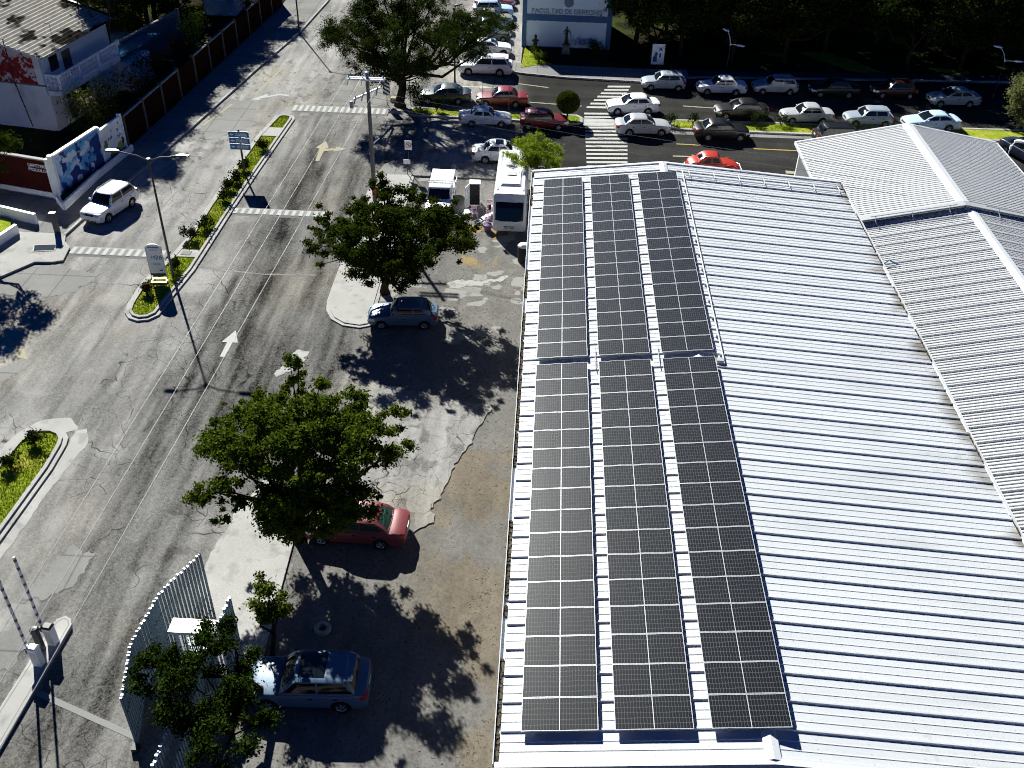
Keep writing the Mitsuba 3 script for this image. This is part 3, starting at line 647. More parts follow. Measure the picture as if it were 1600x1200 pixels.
    table('speed_table', -21.1, -14.6, 42.45, 43.6, 13, 'pale striped speed table across the right carriageway')
    table('speed_table_001', -29.8, -23.6, 36.1, 37.35, 12, 'pale striped speed table across the left carriageway')
    table('speed_table_002', -21.2, -13.2, 60.95, 62.6, 16, 'pale striped speed table at the top of the avenue')

    def arrow(pts, label, m='m_roadwhite', z=.012): struct('road_arrow', sheet(pts, z), m, label=label)
    arrow([(-17.28, 26.1), (-17.0, 26.1), (-16.98, 27.5), (-16.66, 27.5), (-17.1, 28.7), (-17.58, 27.5), (-17.26, 27.5)], 'white straight-ahead arrow on the avenue')
    arrow([(-17.3, 51.7), (-17.0, 51.7), (-17.0, 53.5), (-16.2, 53.75), (-16.2, 53.5), (-15.3, 54.1), (-16.2, 54.4), (-16.2, 54.1), (-17.0, 53.95), (-16.75, 54.2), (-17.2, 55.4), (-17.75, 54.1), (-17.4, 53.9)], 'cream two-headed arrow on the avenue', 'm_roadcream')
    arrow([(-24.6, 63.6), (-23.0, 64.6), (-22.2, 64.4), (-22.2, 64.7), (-23.1, 64.95), (-24.0, 64.3), (-24.1, 64.8), (-25.2, 63.4), (-24.2, 63.3)], 'white turning arrow beyond the long median')
    arrow([(-30.2, 27.2), (-28.9, 26.1), (-28.4, 26.3), (-28.3, 25.2), (-27.4, 25.0), (-28.7, 26.9), (-28.75, 26.6), (-29.9, 27.5)], 'cream worn arrow in the tree shadow at the left', 'm_roadcream')
    arrow([(-8.9, 68.3), (-6.0, 68.4), (-6.0, 68.15), (-4.8, 68.5), (-6.0, 68.9), (-6.0, 68.65), (-8.9, 68.6)], 'white arrow on the cross street below the white van')
    arrow([(10.0, 55.25), (11.5, 55.3), (11.5, 55.0), (12.4, 55.4), (11.5, 55.8), (11.5, 55.5), (10.0, 55.45)], 'cream arrow beside the orange beetle car', 'm_roadcream')
    def line(a, b, w, m, label):
        a, b = np.array(a, float), np.array(b, float); d = (b - a) / np.linalg.norm(b - a); s = np.array([-d[1], d[0]]) * w / 2
        struct('road_line', sheet([a - s, b - s, b + s, a + s], .010), m, label=label)
    line((10.5, 57.75), (12.4, 57.7), .16, 'm_roadyellow', 'first yellow dash on the cross street'); line((16.6, 57.45), (20.6, 57.4), .16, 'm_roadyellow', 'second yellow dash on the cross street')
    line((-2.6, 69.75), (.1, 69.1), .16, 'm_roadcream', 'cream lane line below the faculty lawn'); line((-1.5, 65.4), (3.0, 65.0), .16, 'm_roadcream', 'cream lane line above the topiary ball')
    line((11.8, 66.0), (14.6, 65.8), .16, 'm_roadcream', 'cream lane line right of the zebra stripes')
    line((18.4, 53.3), (20.6, 53.1), .5, 'm_roadcream', 'cream painted band beside the metal roof')
    line((-25.15, 64.6), (-24.35, 71.2), .18, 'm_roadcream', 'cream dash at the top of the avenue'); line((-27.9, 47.2), (-27.2, 51), .16, 'm_roadcream', 'cream dash by the mural pavement')
    line((-27.6, 57.4), (-26.5, 62.2), .16, 'm_roadcream', 'cream dash in the middle of the left carriageway'); line((-26.5, 39.8), (-25.9, 45.6), .12, 'm_stripegrey', 'faded grey line in the left carriageway')
    for pts, lab, seed in (([(-31.5, 34.6), (-29.6, 34.9), (-26.9, 34.0), (-27.6, 31.9), (-30.5, 30.2), (-33, 31.5)], 'pale concrete slab at the left carriageway edge', 31), ([(-27.2, 63.6), (-24.6, 62.8), (-23.4, 58), (-25.6, 55.0), (-28.0, 54.2)], 'pale patch in the left carriageway', 32),  # second outline: a paler sheet laid over the asphalt
                           ([(-19.5, 62.8), (-14.0, 63.0), (-13.6, 67.2), (-18.2, 67.6)], 'pale concrete patch under the utility wires', 33), ([(-29.6, 20.5), (-28.6, 24.0), (-27.4, 25.4), (-26.9, 24.8), (-28.4, 21)], 'pale repair strip at the lower left', 34),
                           ([(-24.9, 15), (-21.6, 13.2), (-21.2, 15.6), (-21.8, 15.5)], 'small', 35), ([(-13.9, 24.6), (-12.9, 25.4), (-12.7, 26.9), (-13.3, 27.1)], 'white chipped patch right of the arrow', 36), ([(-20.6, 8.6), (-19.0, 9.0), (-18.4, 11.4), (-19.6, 11.8)], 'broken white paint left of the barrier island', 37),
                           ([(-20.4, 5.2), (-19.4, 5.6), (-19.3, 7.4), (-20.5, 7.2)], 'broken white paint beside the barriers', 38), ([(-5.5, 34.3), (-2.2, 35.4), (-2.0, 36.1), (-3.6, 35.3), (-5.6, 35.0)], 'pale lime streak on the lot surface', 39)):
        if lab == 'small': continue
        m = 'm_concrete' if seed != 40 else 'm_roadcream'
        struct('pale_patch', sheet(rough_edge(pts, .30 if seed > 35 else .3, .16, seed).buffer(.08).buffer(-.08), .009 if seed < 35 else .016), 'm_pavement' if seed in (31, 32, 33, 34, 37, 38) else m, label=lab)
    struct('road_seam', sheet(rough_edge([(-22.0, 35.9), (-19.5, 35.3), (-17, 35.0), (-13.8, 35.2), (-13.8, 35.05), (-17, 34.85), (-19.5, 35.1), (-22, 35.6)], .05, .2, 55), .0095), 'm_pavement', label='pale filled seam across the right carriageway')
setting()

# ------------------------------------------------------------------ metal-roofed halls
SL, SR = 0.1187, 0.07          # slopes of the main roof
XR, ZR = 7.15, 6.60            # ridge of the main roof
def zl(x): return ZR - SL * (XR - x)
def zr(x): return ZR - SR * (x - XR)

def sheet_profile(w, ribs):
    """Cross-section points (y, z) of one roofing sheet w wide: ribs are (y, half base, half top, height)."""
    pts = []
    for y, b, t, h in ribs: pts += [(y - b, 0), (y - t, h), (y + t, h), (y + b, 0)]
    pts = [(0, 0)] + [q for q in pts if 0 < q[0] < w] + [(w, 0)]
    return pts

def roof_sheet(x0, z0, x1, z1, prof, thick=.03):
    """One corrugated sheet, its ribs running from (x0, z0) to (x1, z1)."""
    n = len(prof); V = []
    for x, z in ((x0, z0), (x1, z1)):
        V += [(x, y, z + h) for y, h in prof] + [(x, prof[0][0], z - thick), (x, prof[-1][0], z - thick)]
    m = n + 2; F = []
    loop = list(range(n)) + [n + 1, n]
    for i in range(m):
        a, b = loop[i], loop[(i + 1) % m]
        F += [[a, b, m + b], [a, m + b, m + a]]
    for k in (0, m):
        c = [k + i for i in loop]
        for i in range(1, m - 1): F.append([c[0], c[i], c[i + 1]] if k else [c[0], c[i + 1], c[i]])
    return np.array(V, float), np.array(F)

def main_hall():
    k = thing('solar_hall', 'long hall with a white ribbed metal roof carrying the solar arrays', 'building')
    part(k, 'wall', cat(box(.0, 17.4, -.55, -.35, 0, 5.4), box(.0, 17.4, 38.5, 38.7, 0, 5.4), box(-.05, .15, -.35, 38.5, 0, 5.35), box(17.2, 17.4, -.35, 38.5, 0, 5.4),
                        box(.15, 17.2, -.3, 38.45, 5.15, 5.3)), 'm_blockwall')
    gab = [(0.0, 5.4), (17.4, 5.4), (17.4, zr(17.4) - .06), (XR, ZR - .06), (0.0, zl(0) - .06)]
    part(k, 'gable', cat(extr_xz(gab, -.55, -.35), extr_xz(gab, 38.5, 38.7)), 'm_blockwall')
    ribs = [(.06, .055, .032, .062), (.39, .03, .012, .016), (.70, .03, .012, .016)]
    prof = sheet_profile(.9985, ribs)
    a = roof_sheet(-.60, zl(-.60), XR - .04, zl(XR - .04), prof); b = roof_sheet(XR + .04, zr(XR + .04), 18.02, zr(18.02), prof)
    for i in range(40):
        tw = xf(0, -.90 + i)
        part(k, 'roof__sheet', a, 'm_roof', False, tw); part(k, 'roof__sheet', b, 'm_roof', False, tw)
    y0, y1 = -.90, 39.10
    cap = [(XR - .22, zl(XR - .22) + .03), (XR, ZR + .085), (XR + .22, zr(XR + .22) + .03), (XR + .22, zr(XR + .22) + .07), (XR, ZR + .125), (XR - .22, zl(XR - .22) + .07)]
    c = [extr_xz(cap, y0 - .02 + j * 3.08, y0 - .02 + j * 3.08 + (3.1 if j < 12 else 3.08)) for j in range(13)]
    for j, q in enumerate(c): part(k, 'ridge_cap', mv(q, z=.004 * (j % 2)), 'm_trim')
    # gable flashings and fascia
    for nm, ya, yb in (('near', y0 - .16, y0 + .02), ('far', y1 - .06, y1 + .14)):
        e = [(-.72, zl(-.72) - .20), (XR, ZR - .18), (18.1, zr(18.1) - .20), (18.1, zr(18.1) + .075), (XR, ZR + .078), (-.72, zl(-.72) + .075)]
        part(k, 'fascia', extr_xz(e, ya, yb), 'm_trim')
        part(k, 'drip_edge', extr_xz([(x, z - .22) for x, z in e[:3]] + [(x, z - .17) for x, z in e[:3]][::-1], ya - .03 if nm == 'near' else yb - .02, ya + .02 if nm == 'near' else yb + .03), 'm_bluepaint')
    # gutters
    for x, s, z in ((-.60, -1, zl(-.6)), (18.02, 1, zr(18.02))):
        pr = [(0, -.02), (0, -.17), (s * .16, -.17), (s * .16, -.015), (s * .185, -.015), (s * .185, -.19), (-s * .02, -.19), (-s * .02, -.035)]
        part(k, 'gutter', extr_xz([(x + a_, z + b_) for a_, b_ in pr], y0, y1), 'm_trim')
        r = np.random.default_rng(8 if s > 0 else 9)
        D = []
        for _ in range(900):
            y = r.uniform(y0, y1)
            if meshkit.noise(np.array([y * .5, 3. + s, 1.])) < .45: continue
            h = r.uniform(.03, .09); q = x + s * r.uniform(.02, .14)
            D.append(mv(box(-.04, .04, -.05, .05, 0, h), q, y, z - .165, r.uniform(0, 3)))
        part(k, 'leaf_litter', cat(D), 'm_debris', stuff=True)
    # blocking of the white eave closer strip
    part(k, 'downpipe', cat(tube([(-.1, 10, 5.5), (-.1, 10, .1)], .05, 8), tube([(-.1, 28, 5.5), (-.1, 28, .1)], .05, 8)), 'm_trim', True)
    # service pipes on the right slope
    t = thing('roof_pipe', 'white service pipe on low feet beside the right solar column', 'pipe')
    X = 8.22
    part(t, 'pipe', tube([(X, 18.5, zr(X) + .16), (X, 37.9, zr(X) + .16)], .035, 8), 'm_trim', True)
    for y in np.arange(19, 38, 1.5): part(t, 'foot', box(X - .10, X + .10, y - .03, y + .03, zr(X) + .01, zr(X) + .13), 'm_gutter')
    t = thing('roof_rail', 'white safety rail on hoops along the far gable of the solar roof', 'railing')
    part(t, 'rail', cat(tube([(8.3, 38.0, zr(8.3) + .22), (17.9, 38.0, zr(17.9) + .22)], .025, 8), tube([(8.3, 37.2, zr(8.3) + .12), (17.9, 37.2, zr(17.9) + .12)], .02, 8)), 'm_gutter', True)
    for x in np.linspace(8.6, 17.6, 7):
        z = zr(x); part(t, 'hoop', tube([(x, 37.2, z + .03), (x, 37.2, z + .16), (x, 37.5, z + .24), (x, 38.0, z + .22), (x, 38.1, z + .02)], .022, 6), 'm_trim', True)
    t = thing('roof_conduit', 'short grey conduits crossing the gap between the solar blocks', 'pipe')
    for x in (2.62, 5.40): part(t, 'conduit', tube([(x, 18.0, zl(x) + .13), (x, 19.7, zl(x) + .13)], .025, 6), 'm_gutter', True)
    part(t, 'junction_box', box(7.9, 8.2, 18.35, 18.6, zr(8) + .01, zr(8) + .2), 'm_greyplastic')
main_hall()

def solar():
    th = math.atan(SL); c, s = math.cos(th), math.sin(th); Wd, Hh, P = 2.279, 1.134, 1.154
    d = [0, 2.7655, 5.5583]; gap = 16 * P - .02 + .51
    f = .017
    frame = cat(box(0, Wd, 0, f, -.035, 0), box(0, Wd, Hh - f, Hh, -.035, 0), box(0, f, f, Hh - f, -.035, 0), box(Wd - f, Wd, f, Hh - f, -.035, 0), box(Wd / 2 - .010, Wd / 2 + .010, f, Hh - f, -.033, -.0035),
                box(f, Wd - f, f, Hh - f, -.034, -.030))
    h = Wd / 2 - .010 - f
    q = (np.array([[0, 0, -.005], [h, 0, -.005], [h, Hh - 2 * f, -.005], [0, Hh - 2 * f, -.005]], float), np.array([[0, 1, 2], [0, 2, 3]]))
    uv = np.array([[0, 0], [1, 0], [1, 1], [0, 1]], float)
    ordn = ['first', 'second', 'third', 'fourth', 'fifth', 'sixth', 'seventh', 'eighth', 'ninth', 'tenth', 'eleventh', 'twelfth', 'thirteenth', 'fourteenth', 'fifteenth', 'sixteenth']
    side = ['left', 'middle', 'right']
    tilt = T([[c, 0, -s, 0], [0, 1, 0, 0], [s, 0, c, 0], [0, 0, 0, 1]])
    rng = random.Random(3)
    for b in range(2):
        for k in range(3):
            ya = b * gap; L = 16 * P
            rk = thing('panel_rack', f'aluminium rails and feet under the {side[k]} solar column of the {"far" if b else "near"} block', 'rack', 'solar mounting racks')
            for u in (.50, 1.76):
                x = (d[k] + u) * c; z = 6 + (d[k] + u) * s
                part(rk, 'rail', mv(bar((0, -.03, -.065), (0, L, -.065), .045, .05), x, ya, z), 'm_rail')
                for y in np.arange(.5, L, 1.6):
                    zz = (zl(x) if x < XR else zr(x)); part(rk, 'foot', box(x - .03, x + .03, ya + y - .05, ya + y + .05, zz - .02, z - .088), 'm_rail')
            for r in range(16):
                key = thing('solar_module', f'dark solar panel, {ordn[r]} from the near end of the {side[k]} column in the {"far" if b else "near"} block', 'solar panel', 'solar panels on the hall roof')
                tw = T().translate([d[k] * c, ya + r * P, 6 + d[k] * s + rng.uniform(-.004, .004)]) @ tilt
                part(key, 'frame', frame, 'm_alu', False, tw)
                part(key, 'cell_field', q, 'm_cell', False, tw @ T().translate([f, f, 0]), uv=uv); part(key, 'cell_field', q, 'm_cell', False, tw @ T().translate([Wd / 2 + .010, f, 0]), uv=uv)
solar()

def second_hall():
    k = thing('ribbed_hall', 'second hall with a finely ribbed white gabled metal roof at the right', 'building')
    # far section: eaves 17.0 and 30.2, ridge 24.1; near section lies a little lower
    A = dict(xl=17.0, zl=5.0, xr=24.1, zr=6.60, xe=30.25, ze=5.62, y0=35.2, y1=46.97, rib=.25)
    B = dict(xl=18.35, zl=4.98, xr=24.45, zr=6.38, xe=30.4, ze=5.35, y0=-3.0, y1=35.45, rib=.2)
    for S, nm in ((A, 'far'), (B, 'near')):
        n = round(1 / S['rib'])
        ribs = [((i + .5) * S['rib'], .036, .024, (.040 if nm == 'far' else .046) + (.035 if (i == 0 and nm == 'near') else 0)) for i in range(n)]
        prof = sheet_profile(.9985, ribs)
        l = roof_sheet(S['xl'], S['zl'], S['xr'] - .05, S['zr'], prof); r = roof_sheet(S['xr'] + .05, S['zr'], S['xe'], S['ze'], prof)
        m = int(math.ceil(S['y1'] - S['y0']))
        for i in range(m):
            tw = xf(0, S['y1'] - 1 - i)
            part(k, 'roof__sheet', l, 'm_roof2', False, tw)
            if S['y1'] - 1 - i > 8: part(k, 'roof__sheet', r, 'm_roof2', False, tw)
        xr, z = S['xr'], S['zr']; w = .38 if nm == 'far' else .30
        sl, sr = (z - S['zl']) / (xr - S['xl']), (z - S['ze']) / (S['xe'] - xr)
        cap = [(xr - w, z - w * sl + .045), (xr, z + .07), (xr + w, z - w * sr + .045), (xr + w, z - w * sr + .075), (xr, z + .11), (xr - w, z - w * sl + .075)]
        part(k, 'ridge_cap', extr_xz(cap, S['y1'] - m, S['y1'] + .03), 'm_trim')
        part(k, 'gable', extr_xz([(S['xl'] + .3, 0), (S['xe'] - .3, 0), (S['xe'] - .3, S['ze'] - .02), (xr, z - .06), (S['xl'] + .3, S['zl'] - .02)], S['y1'] - .4, S['y1'] - .2), 'm_whitedirty')
        part(k, 'gutter', extr_xz([(S['xe'], S['ze'] - .02), (S['xe'] + .15, S['ze'] - .02), (S['xe'] + .15, S['ze'] - .16), (S['xe'], S['ze'] - .16)], S['y1'] - m, S['y1']), 'm_trim')
    part(k, 'wall', cat(box(18.5, 18.7, -2.8, 46.5, 0, 4.95), box(29.8, 30.0, -2.8, 46.5, 0, 5.2)), 'm_whitedirty')
    # seam flashing between the two sections and its little rail
    seam = [(17.1, 5.10), (24.1, 6.67), (30.2, 5.70), (30.2, 5.74), (24.1, 6.715), (17.1, 5.14)]
    part(k, 'seam_flashing', extr_xz(seam, 34.95, 35.5), 'm_gutter')
    part(k, 'verge', extr_xz([(16.95, 4.98), (24.1, 6.60), (30.3, 5.60), (30.3, 5.66), (24.1, 6.68), (16.95, 5.07)], 46.9, 47.05), 'm_trim')
    part(k, 'verge', extr_xz([(16.9, 4.9), (17.02, 4.9), (17.02, 5.06), (16.9, 5.06)], 35.2, 47.0), 'm_trim')
    t = thing('seam_rail', 'low white rail on stubs along the seam of the ribbed roof', 'railing')
    for s in ((18.9, 5.50, 23.6, 6.52), (25.2, 6.50, 29.9, 5.72)):
        part(t, 'rail', tube([(s[0], 34.9, s[1] + .22), (s[2], 34.9, s[3] + .22)], .025, 6), 'm_gutter', True)
    for x, z in ((19.2, 5.57), (21.2, 6.0), (23.2, 6.43), (26.0, 6.36), (28.2, 6.0)): part(t, 'stub', tube([(x, 34.9, z + .22), (x, 34.85, z + .02), (x, 34.5, z - .1)], .022, 6), 'm_trim', True)
    t = thing('eave_bracket', 'small dark hook lying on the ribbed roof beside the white gutter', 'bracket')
    part(t, 'hook', tube([(18.5, 30.2, 5.25), (18.9, 30.5, 5.4), (19.3, 30.1, 5.35)], .04, 6), 'm_bluepaint', True)
second_hall()

# ------------------------------------------------------------------ faculty building, house, walls
def faculty():
    k = thing('faculty_building', 'white and blue faculty facade with raised lettering at the top', 'building')
    y = 80.0
    part(k, 'wall', box(-2.60, 5.85, y + .12, y + 9, 0, 5.9), 'm_bluepaint')
    part(k, 'pillar', box(-2.72, -2.30, y, y + .3, 0, 6.0), 'm_bluepaint'); part(k, 'pillar', box(5.46, 5.95, y, y + .3, 0, 6.0), 'm_bluepaint')
    part(k, 'band', box(-2.30, 5.46, y, y + .3, 2.56, 3.18), 'm_bluepaint'); part(k, 'band', box(-2.30, 5.46, y + .001, y + .3, 5.45, 6.0), 'm_bluepaint')
    part(k, 'plaster_panel', box(-2.30, 5.46, y + .06, y + .11, .1, 2.56), 'm_facade'); part(k, 'plaster_panel', box(-2.30, 5.46, y + .06, y + .11, 3.18, 5.45), 'm_facade')
    part(k, 'roof', box(-2.6, 5.85, y + .3, y + 9, 5.9, 6.05), 'm_concrete')
    word = 'FACULTAD DE DERECHO'
    tm = meshkit.text_mesh(word, .42, .07, True); v, f = tri(tm); sc = 6.75 / (v[:, 0].max() - v[:, 0].min())
    x0 = v[:, 0].min(); n = 0
    # split the line of text into its letters
    for comp in trimesh.Trimesh(v, f, process=True).split(only_watertight=False):
        cv, cf = tri(comp)
        P_ = np.stack([(cv[:, 0] - x0) * sc - 1.84, y + .06 - cv[:, 2], cv[:, 1] + 3.30], 1)
        part(k, 'letter', (P_, cf), 'm_letter'); n += 1
    e = lathe([(0, .05), (.30, .05), (.33, .02), (.42, .05), (.46, .0), (.46, -.02)], 28); ev, ef = tri(e)
    part(k, 'emblem', (np.stack([ev[:, 0] + 1.70, y + .055 - ev[:, 2], ev[:, 1] + 4.35], 1), ef), 'm_letter', 40)
    # statue on a plinth, bust, bush
    t = thing('statue', 'dark bronze standing figure on a plinth before the faculty wall', 'statue')
    part(t, 'plinth', cat(box(1.2, 2.05, 78.2, 79.0, 0, .18), box(1.3, 1.95, 78.3, 78.9, .18, .75), box(1.22, 2.03, 78.22, 78.98, .75, .85)), 'm_stone')
    J = dict(pel=(1.62, 78.6, 1.72), che=(1.62, 78.58, 2.12), nk=(1.62, 78.58, 2.32), hd=(1.62, 78.57, 2.46), lk=(1.54, 78.58, 1.30), la=(1.54, 78.62, .90), rk=(1.70, 78.52, 1.30), ra=(1.72, 78.58, .90),
             ls=(1.44, 78.58, 2.22), le=(1.32, 78.56, 1.98), lh=(1.42, 78.42, 1.86), rs=(1.80, 78.58, 2.22), re=(1.98, 78.56, 1.98), rh=(2.06, 78.48, 1.72))
    def bone(a, b, ra, rb):
        return m3.Manifold.batch_hull([m3.Manifold.sphere(ra, 14).translate(J[a]), m3.Manifold.sphere(rb, 14).translate(J[b])])
    body = [bone('pel', 'che', .145, .155), bone('che', 'nk', .15, .055), bone('nk', 'hd', .055, .088), bone('pel', 'lk', .125, .10), bone('lk', 'la', .11, .13), bone('pel', 'rk', .125, .10), bone('rk', 'ra', .11, .13),
            bone('che', 'ls', .1, .065), bone('ls', 'le', .06, .045), bone('le', 'lh', .045, .035), bone('che', 'rs', .1, .065), bone('rs', 're', .06, .045), bone('re', 'rh', .045, .035)]
    M = m3.Manifold.batch_boolean(body, m3.OpType.Add).refine_to_length(.05)
    tmh = trimesh.Trimesh(*tri(M)); trimesh.smoothing.filter_taubin(tmh, iterations=8)
    part(t, 'figure', tmh, 'm_bronze', True)
    part(t, 'sword', bar((2.06, 78.46, 1.74), (2.16, 78.36, .92), .03, .02), 'm_bronze')
    part(t, 'plaque', box(1.36, 1.9, 78.27, 78.3, .35, .6), 'm_letter')
    t = thing('bust', 'dark bronze bust on a tall plinth at the left of the facade', 'statue')
    part(t, 'plinth', cat(box(-1.55, -1.15, 78.3, 78.7, 0, 1.0)), 'm_bronze')
    part(t, 'head', tri(m3.Manifold.batch_hull([m3.Manifold.sphere(.15, 16).translate([-1.35, 78.5, 1.55]), m3.Manifold.sphere(.11, 16).translate([-1.35, 78.46, 1.42])]) + m3.Manifold.batch_hull([m3.Manifold.sphere(.1, 16).translate([-1.6, 78.5, 1.13]), m3.Manifold.sphere(.1, 16).translate([-1.1, 78.5, 1.13]), m3.Manifold.sphere(.09, 16).translate([-1.35, 78.5, 1.3])])), 'm_bronze', 50)
    shrub('facade_shrub', 'dark rounded shrub against the right end of the faculty wall', 4.5, 78.9, 0, .75, 1.0, 'm_leafdark', 301, 900, size=.14)
    shrub('facade_shrub', 'sunlit green shrub beside the lime grass wedge', -.9, 75.4, .1, .5, .75, 'm_leaf', 302, 600, size=.12)
    shrub('facade_shrub', 'small green plant at the foot of the bronze bust', -1.3, 77.2, .1, .45, .8, 'm_leaf2', 303, 500, size=.12)
    b = thing('banner_stand', 'white upright banner with dark pictures before the trees', 'banner')
    part(b, 'panel', mv(box(-.58, .58, -.04, .04, .35, 2.25), 10.2, 75.4), 'm_white')
    part(b, 'frame', cat([mv(box(x - .03, x + .03, -.05, .05, 0, 2.3), 10.2, 75.4) for x in (-.61, .61)]), 'm_pole')
    part(b, 'printed_figure', mv(cat(prism([(-.45, .0), (-.05, .0), (-.1, .55), (-.02, .75), (-.15, .95), (-.3, .85), (-.34, .6), (-.48, .4)], 0, .006), prism([(.05, .95), (.2, 1.1), (.42, 1.05), (.3, 1.25), (.44, 1.45), (.2, 1.3), (-.05, 1.4), (.1, 1.2)], 0, .006), prism([(.1, .45), (.3, .4), (.25, .85), (.12, .8)], 0, .006))), 'm_bluepaint',
         tw=T().translate([10.2, 75.355, .6]) @ T().rotate([1, 0, 0], 90))
faculty()

def house():
    """Two-storey house, turned ten degrees; local u runs west along the red wall, v north along the balcony."""
    O = np.array([-38.29, 55.14]); ev = np.array([.165, .986]); eu = np.array([-.986, .165]); rz = math.atan2(eu[1], eu[0])
    # local x = v (north), local y = u (west): a rotation that keeps handedness
    R = T([[ev[0], eu[0], 0, O[0]], [ev[1], eu[1], 0, O[1]], [0, 0, 1, 0], [0, 0, 0, 1]])
    k = thing('balcony_house', 'two-storey white house with peeling red wall and lattice balcony', 'house')
    P = lambda n, m, mat, **kw: part(k, n, m, mat, False, R, **kw)
    P('wall', box(0, 9.2, .2, 10, 0, 3.62), 'm_whitedirty')
    P('wall', box(.012, 9.2, .2, 10, 3.62, 6.0), 'm_whitedirty')
    P('wall', box(0, 9.2, 0, .2, 0, 2.9), 'm_whitedirty', label='ground floor wall under the balcony')
    P('wall', box(0, 9.2, .0, .2, 2.9, 6.0), 'm_balcony_shade', label='balcony wall with its shade painted grey-blue')
    P('red_wall', box(-.03, .0, .75, 10, 3.66, 6.2), 'm_redwall', label='peeling red painted upper wall'); P('wall_ledge', box(-.07, .0, .0, 10, 3.56, 3.66), 'm_stone')
    P('wall', extr_xz([(0, 6.0), (.2, 6.0), (.2, 6.01), (0, 6.01)], .2, 10), 'm_whitedirty')
    rise = .25
    gbl = np.array([[0, 0], [10, 0], [10, rise * 10], [0, 0]])
    # roof: corrugations run parallel to the east eave, the slope rises westward
    n = 30; pts = []
    u = np.linspace(-.55, 10.6, n * 4 + 1); h = .042 * np.cos(np.arange(n * 4 + 1) * math.pi / 2 )
    z = 6.08 + rise * u + h
    V = np.vstack([np.column_stack([np.full(len(u), x), u, z]) for x in (-.45, 9.8)] + [np.column_stack([np.full(len(u), x), u, z - .05]) for x in (-.45, 9.8)]); m = len(u); F = []
    for i in range(m - 1):
        F += [[i, m + i, m + i + 1], [i, m + i + 1, i + 1], [2 * m + i, 3 * m + i + 1, 3 * m + i], [2 * m + i, 2 * m + i + 1, 3 * m + i + 1], [i, i + 1, 2 * m + i + 1], [i, 2 * m + i + 1, 2 * m + i], [m + i, 3 * m + i + 1, m + i + 1], [m + i, 3 * m + i, 3 * m + i + 1]]
    P('roof', (V, np.array(F)), 'm_oldroof', label='stained old corrugated roof')
    P('fascia', bar((-.40, -.50, 6.08 + rise * -.5 - .1), (-.40, 10.4, 6.08 + rise * 10.4 - .1), .08, .14), 'm_whitedirty')
    P('fascia', bar((9.95, -.55, 6.08 + rise * -.55 + .05), (9.95, 10.4, 6.08 + rise * 10.4 + .05), .25, .16), 'm_black', label='dark capping along the far roof edge')
    P('gable_wall', mv(extr_yz([(.2, 6.0), (10, 6.0), (10, 6.05 + rise * 10 - .05), (.2, 6.07)], 0.01, .2)), 'm_redwall')
    # doors, windows
    P('door', box(2.6, 3.7, -.015, .0, 3.2, 5.4), 'm_black', label='dark balcony door'); P('window', box(.9, 2.0, -.012, .0, 4.4, 5.5), 'm_glass', label='dark window by the balcony door')
    P('doorway', box(2.0, 5.2, -.012, .0, .2, 2.7), 'm_black', label='dark garage opening under the balcony')
    # balcony
    P('balcony__slab', box(-.05, 8.5, -1.15, 0, 2.92, 3.28), 'm_whitedirty')
    P('balcony__top_rail', cat(box(-.05, 8.5, -1.17, -1.03, 4.42, 4.55), box(-.05, .10, -1.03, 0, 4.42, 4.55)), 'm_whitewall')
    P('balcony__bottom_rail', cat(box(-.05, 8.5, -1.15, -1.05, 3.28, 3.42)), 'm_whitewall')
    for x in (-.05, 2.7, 5.4, 8.3): P('balcony__post', box(x, x + .2, -1.165, -1.035, 3.28, 4.43), 'm_whitewall')
    blk = []
    def block(x0, y0, x1, y1, z0, s):
        w = .035
        d = np.array([x1 - x0, y1 - y0]); L = np.hypot(*d); d /= L
        for a, b_, c_, e in ((0, L, 0, w), (0, L, s - w, s), (0, w, w, s - w), (L - w, L, w, s - w), (L * .38, L * .62, s * .38, s * .62)):
            blk.append(bar((x0 + d[0] * a, y0 + d[1] * a, z0 + (c_ + e) / 2), (x0 + d[0] * b_, y0 + d[1] * b_, z0 + (c_ + e) / 2), .07, e - c_))
    s = .32
    for x0, x1 in ((.15, 2.7), (2.9, 5.4), (5.6, 8.3)):
        nn = int((x1 - x0) / s)
        for i in range(nn):
            for j in range(3): block(x0 + i * (x1 - x0) / nn, -1.1, x0 + (i + 1) * (x1 - x0) / nn, -1.1, 3.43 + j * .33, .33)
    for i in range(3):
        for j in range(3): block(.02, -1.03 + i * .34, .02, -1.03 + (i + 1) * .34, 3.43 + j * .33, .33)
    P('balcony__lattice', cat(blk), 'm_whitewall', stuff=True)
    P('drainpipe', tube([(-.06, 2.7, 7.0), (-.08, 2.7, 3.7), (-.06, 2.2, .2)], .04, 6), 'm_pole')
    P('roof_mast', tube([(3.0, .7, 6.2), (3.0, .7, 7.4), (2.7, .9, 7.5)], .025, 6), 'm_pole', label='thin dark mast standing on the old roof')
    # side annex north of the house
    P('annex', box(9.2, 12.6, -1.4, 4, 0, 2.5), 'm_whitedirty', label='lower white annex beyond the balcony'); P('annex_roof', box(9.1, 15.6, -1.0, 6, 2.9, 3.02), 'm_tarp', label='flat blue annex roof')
house()

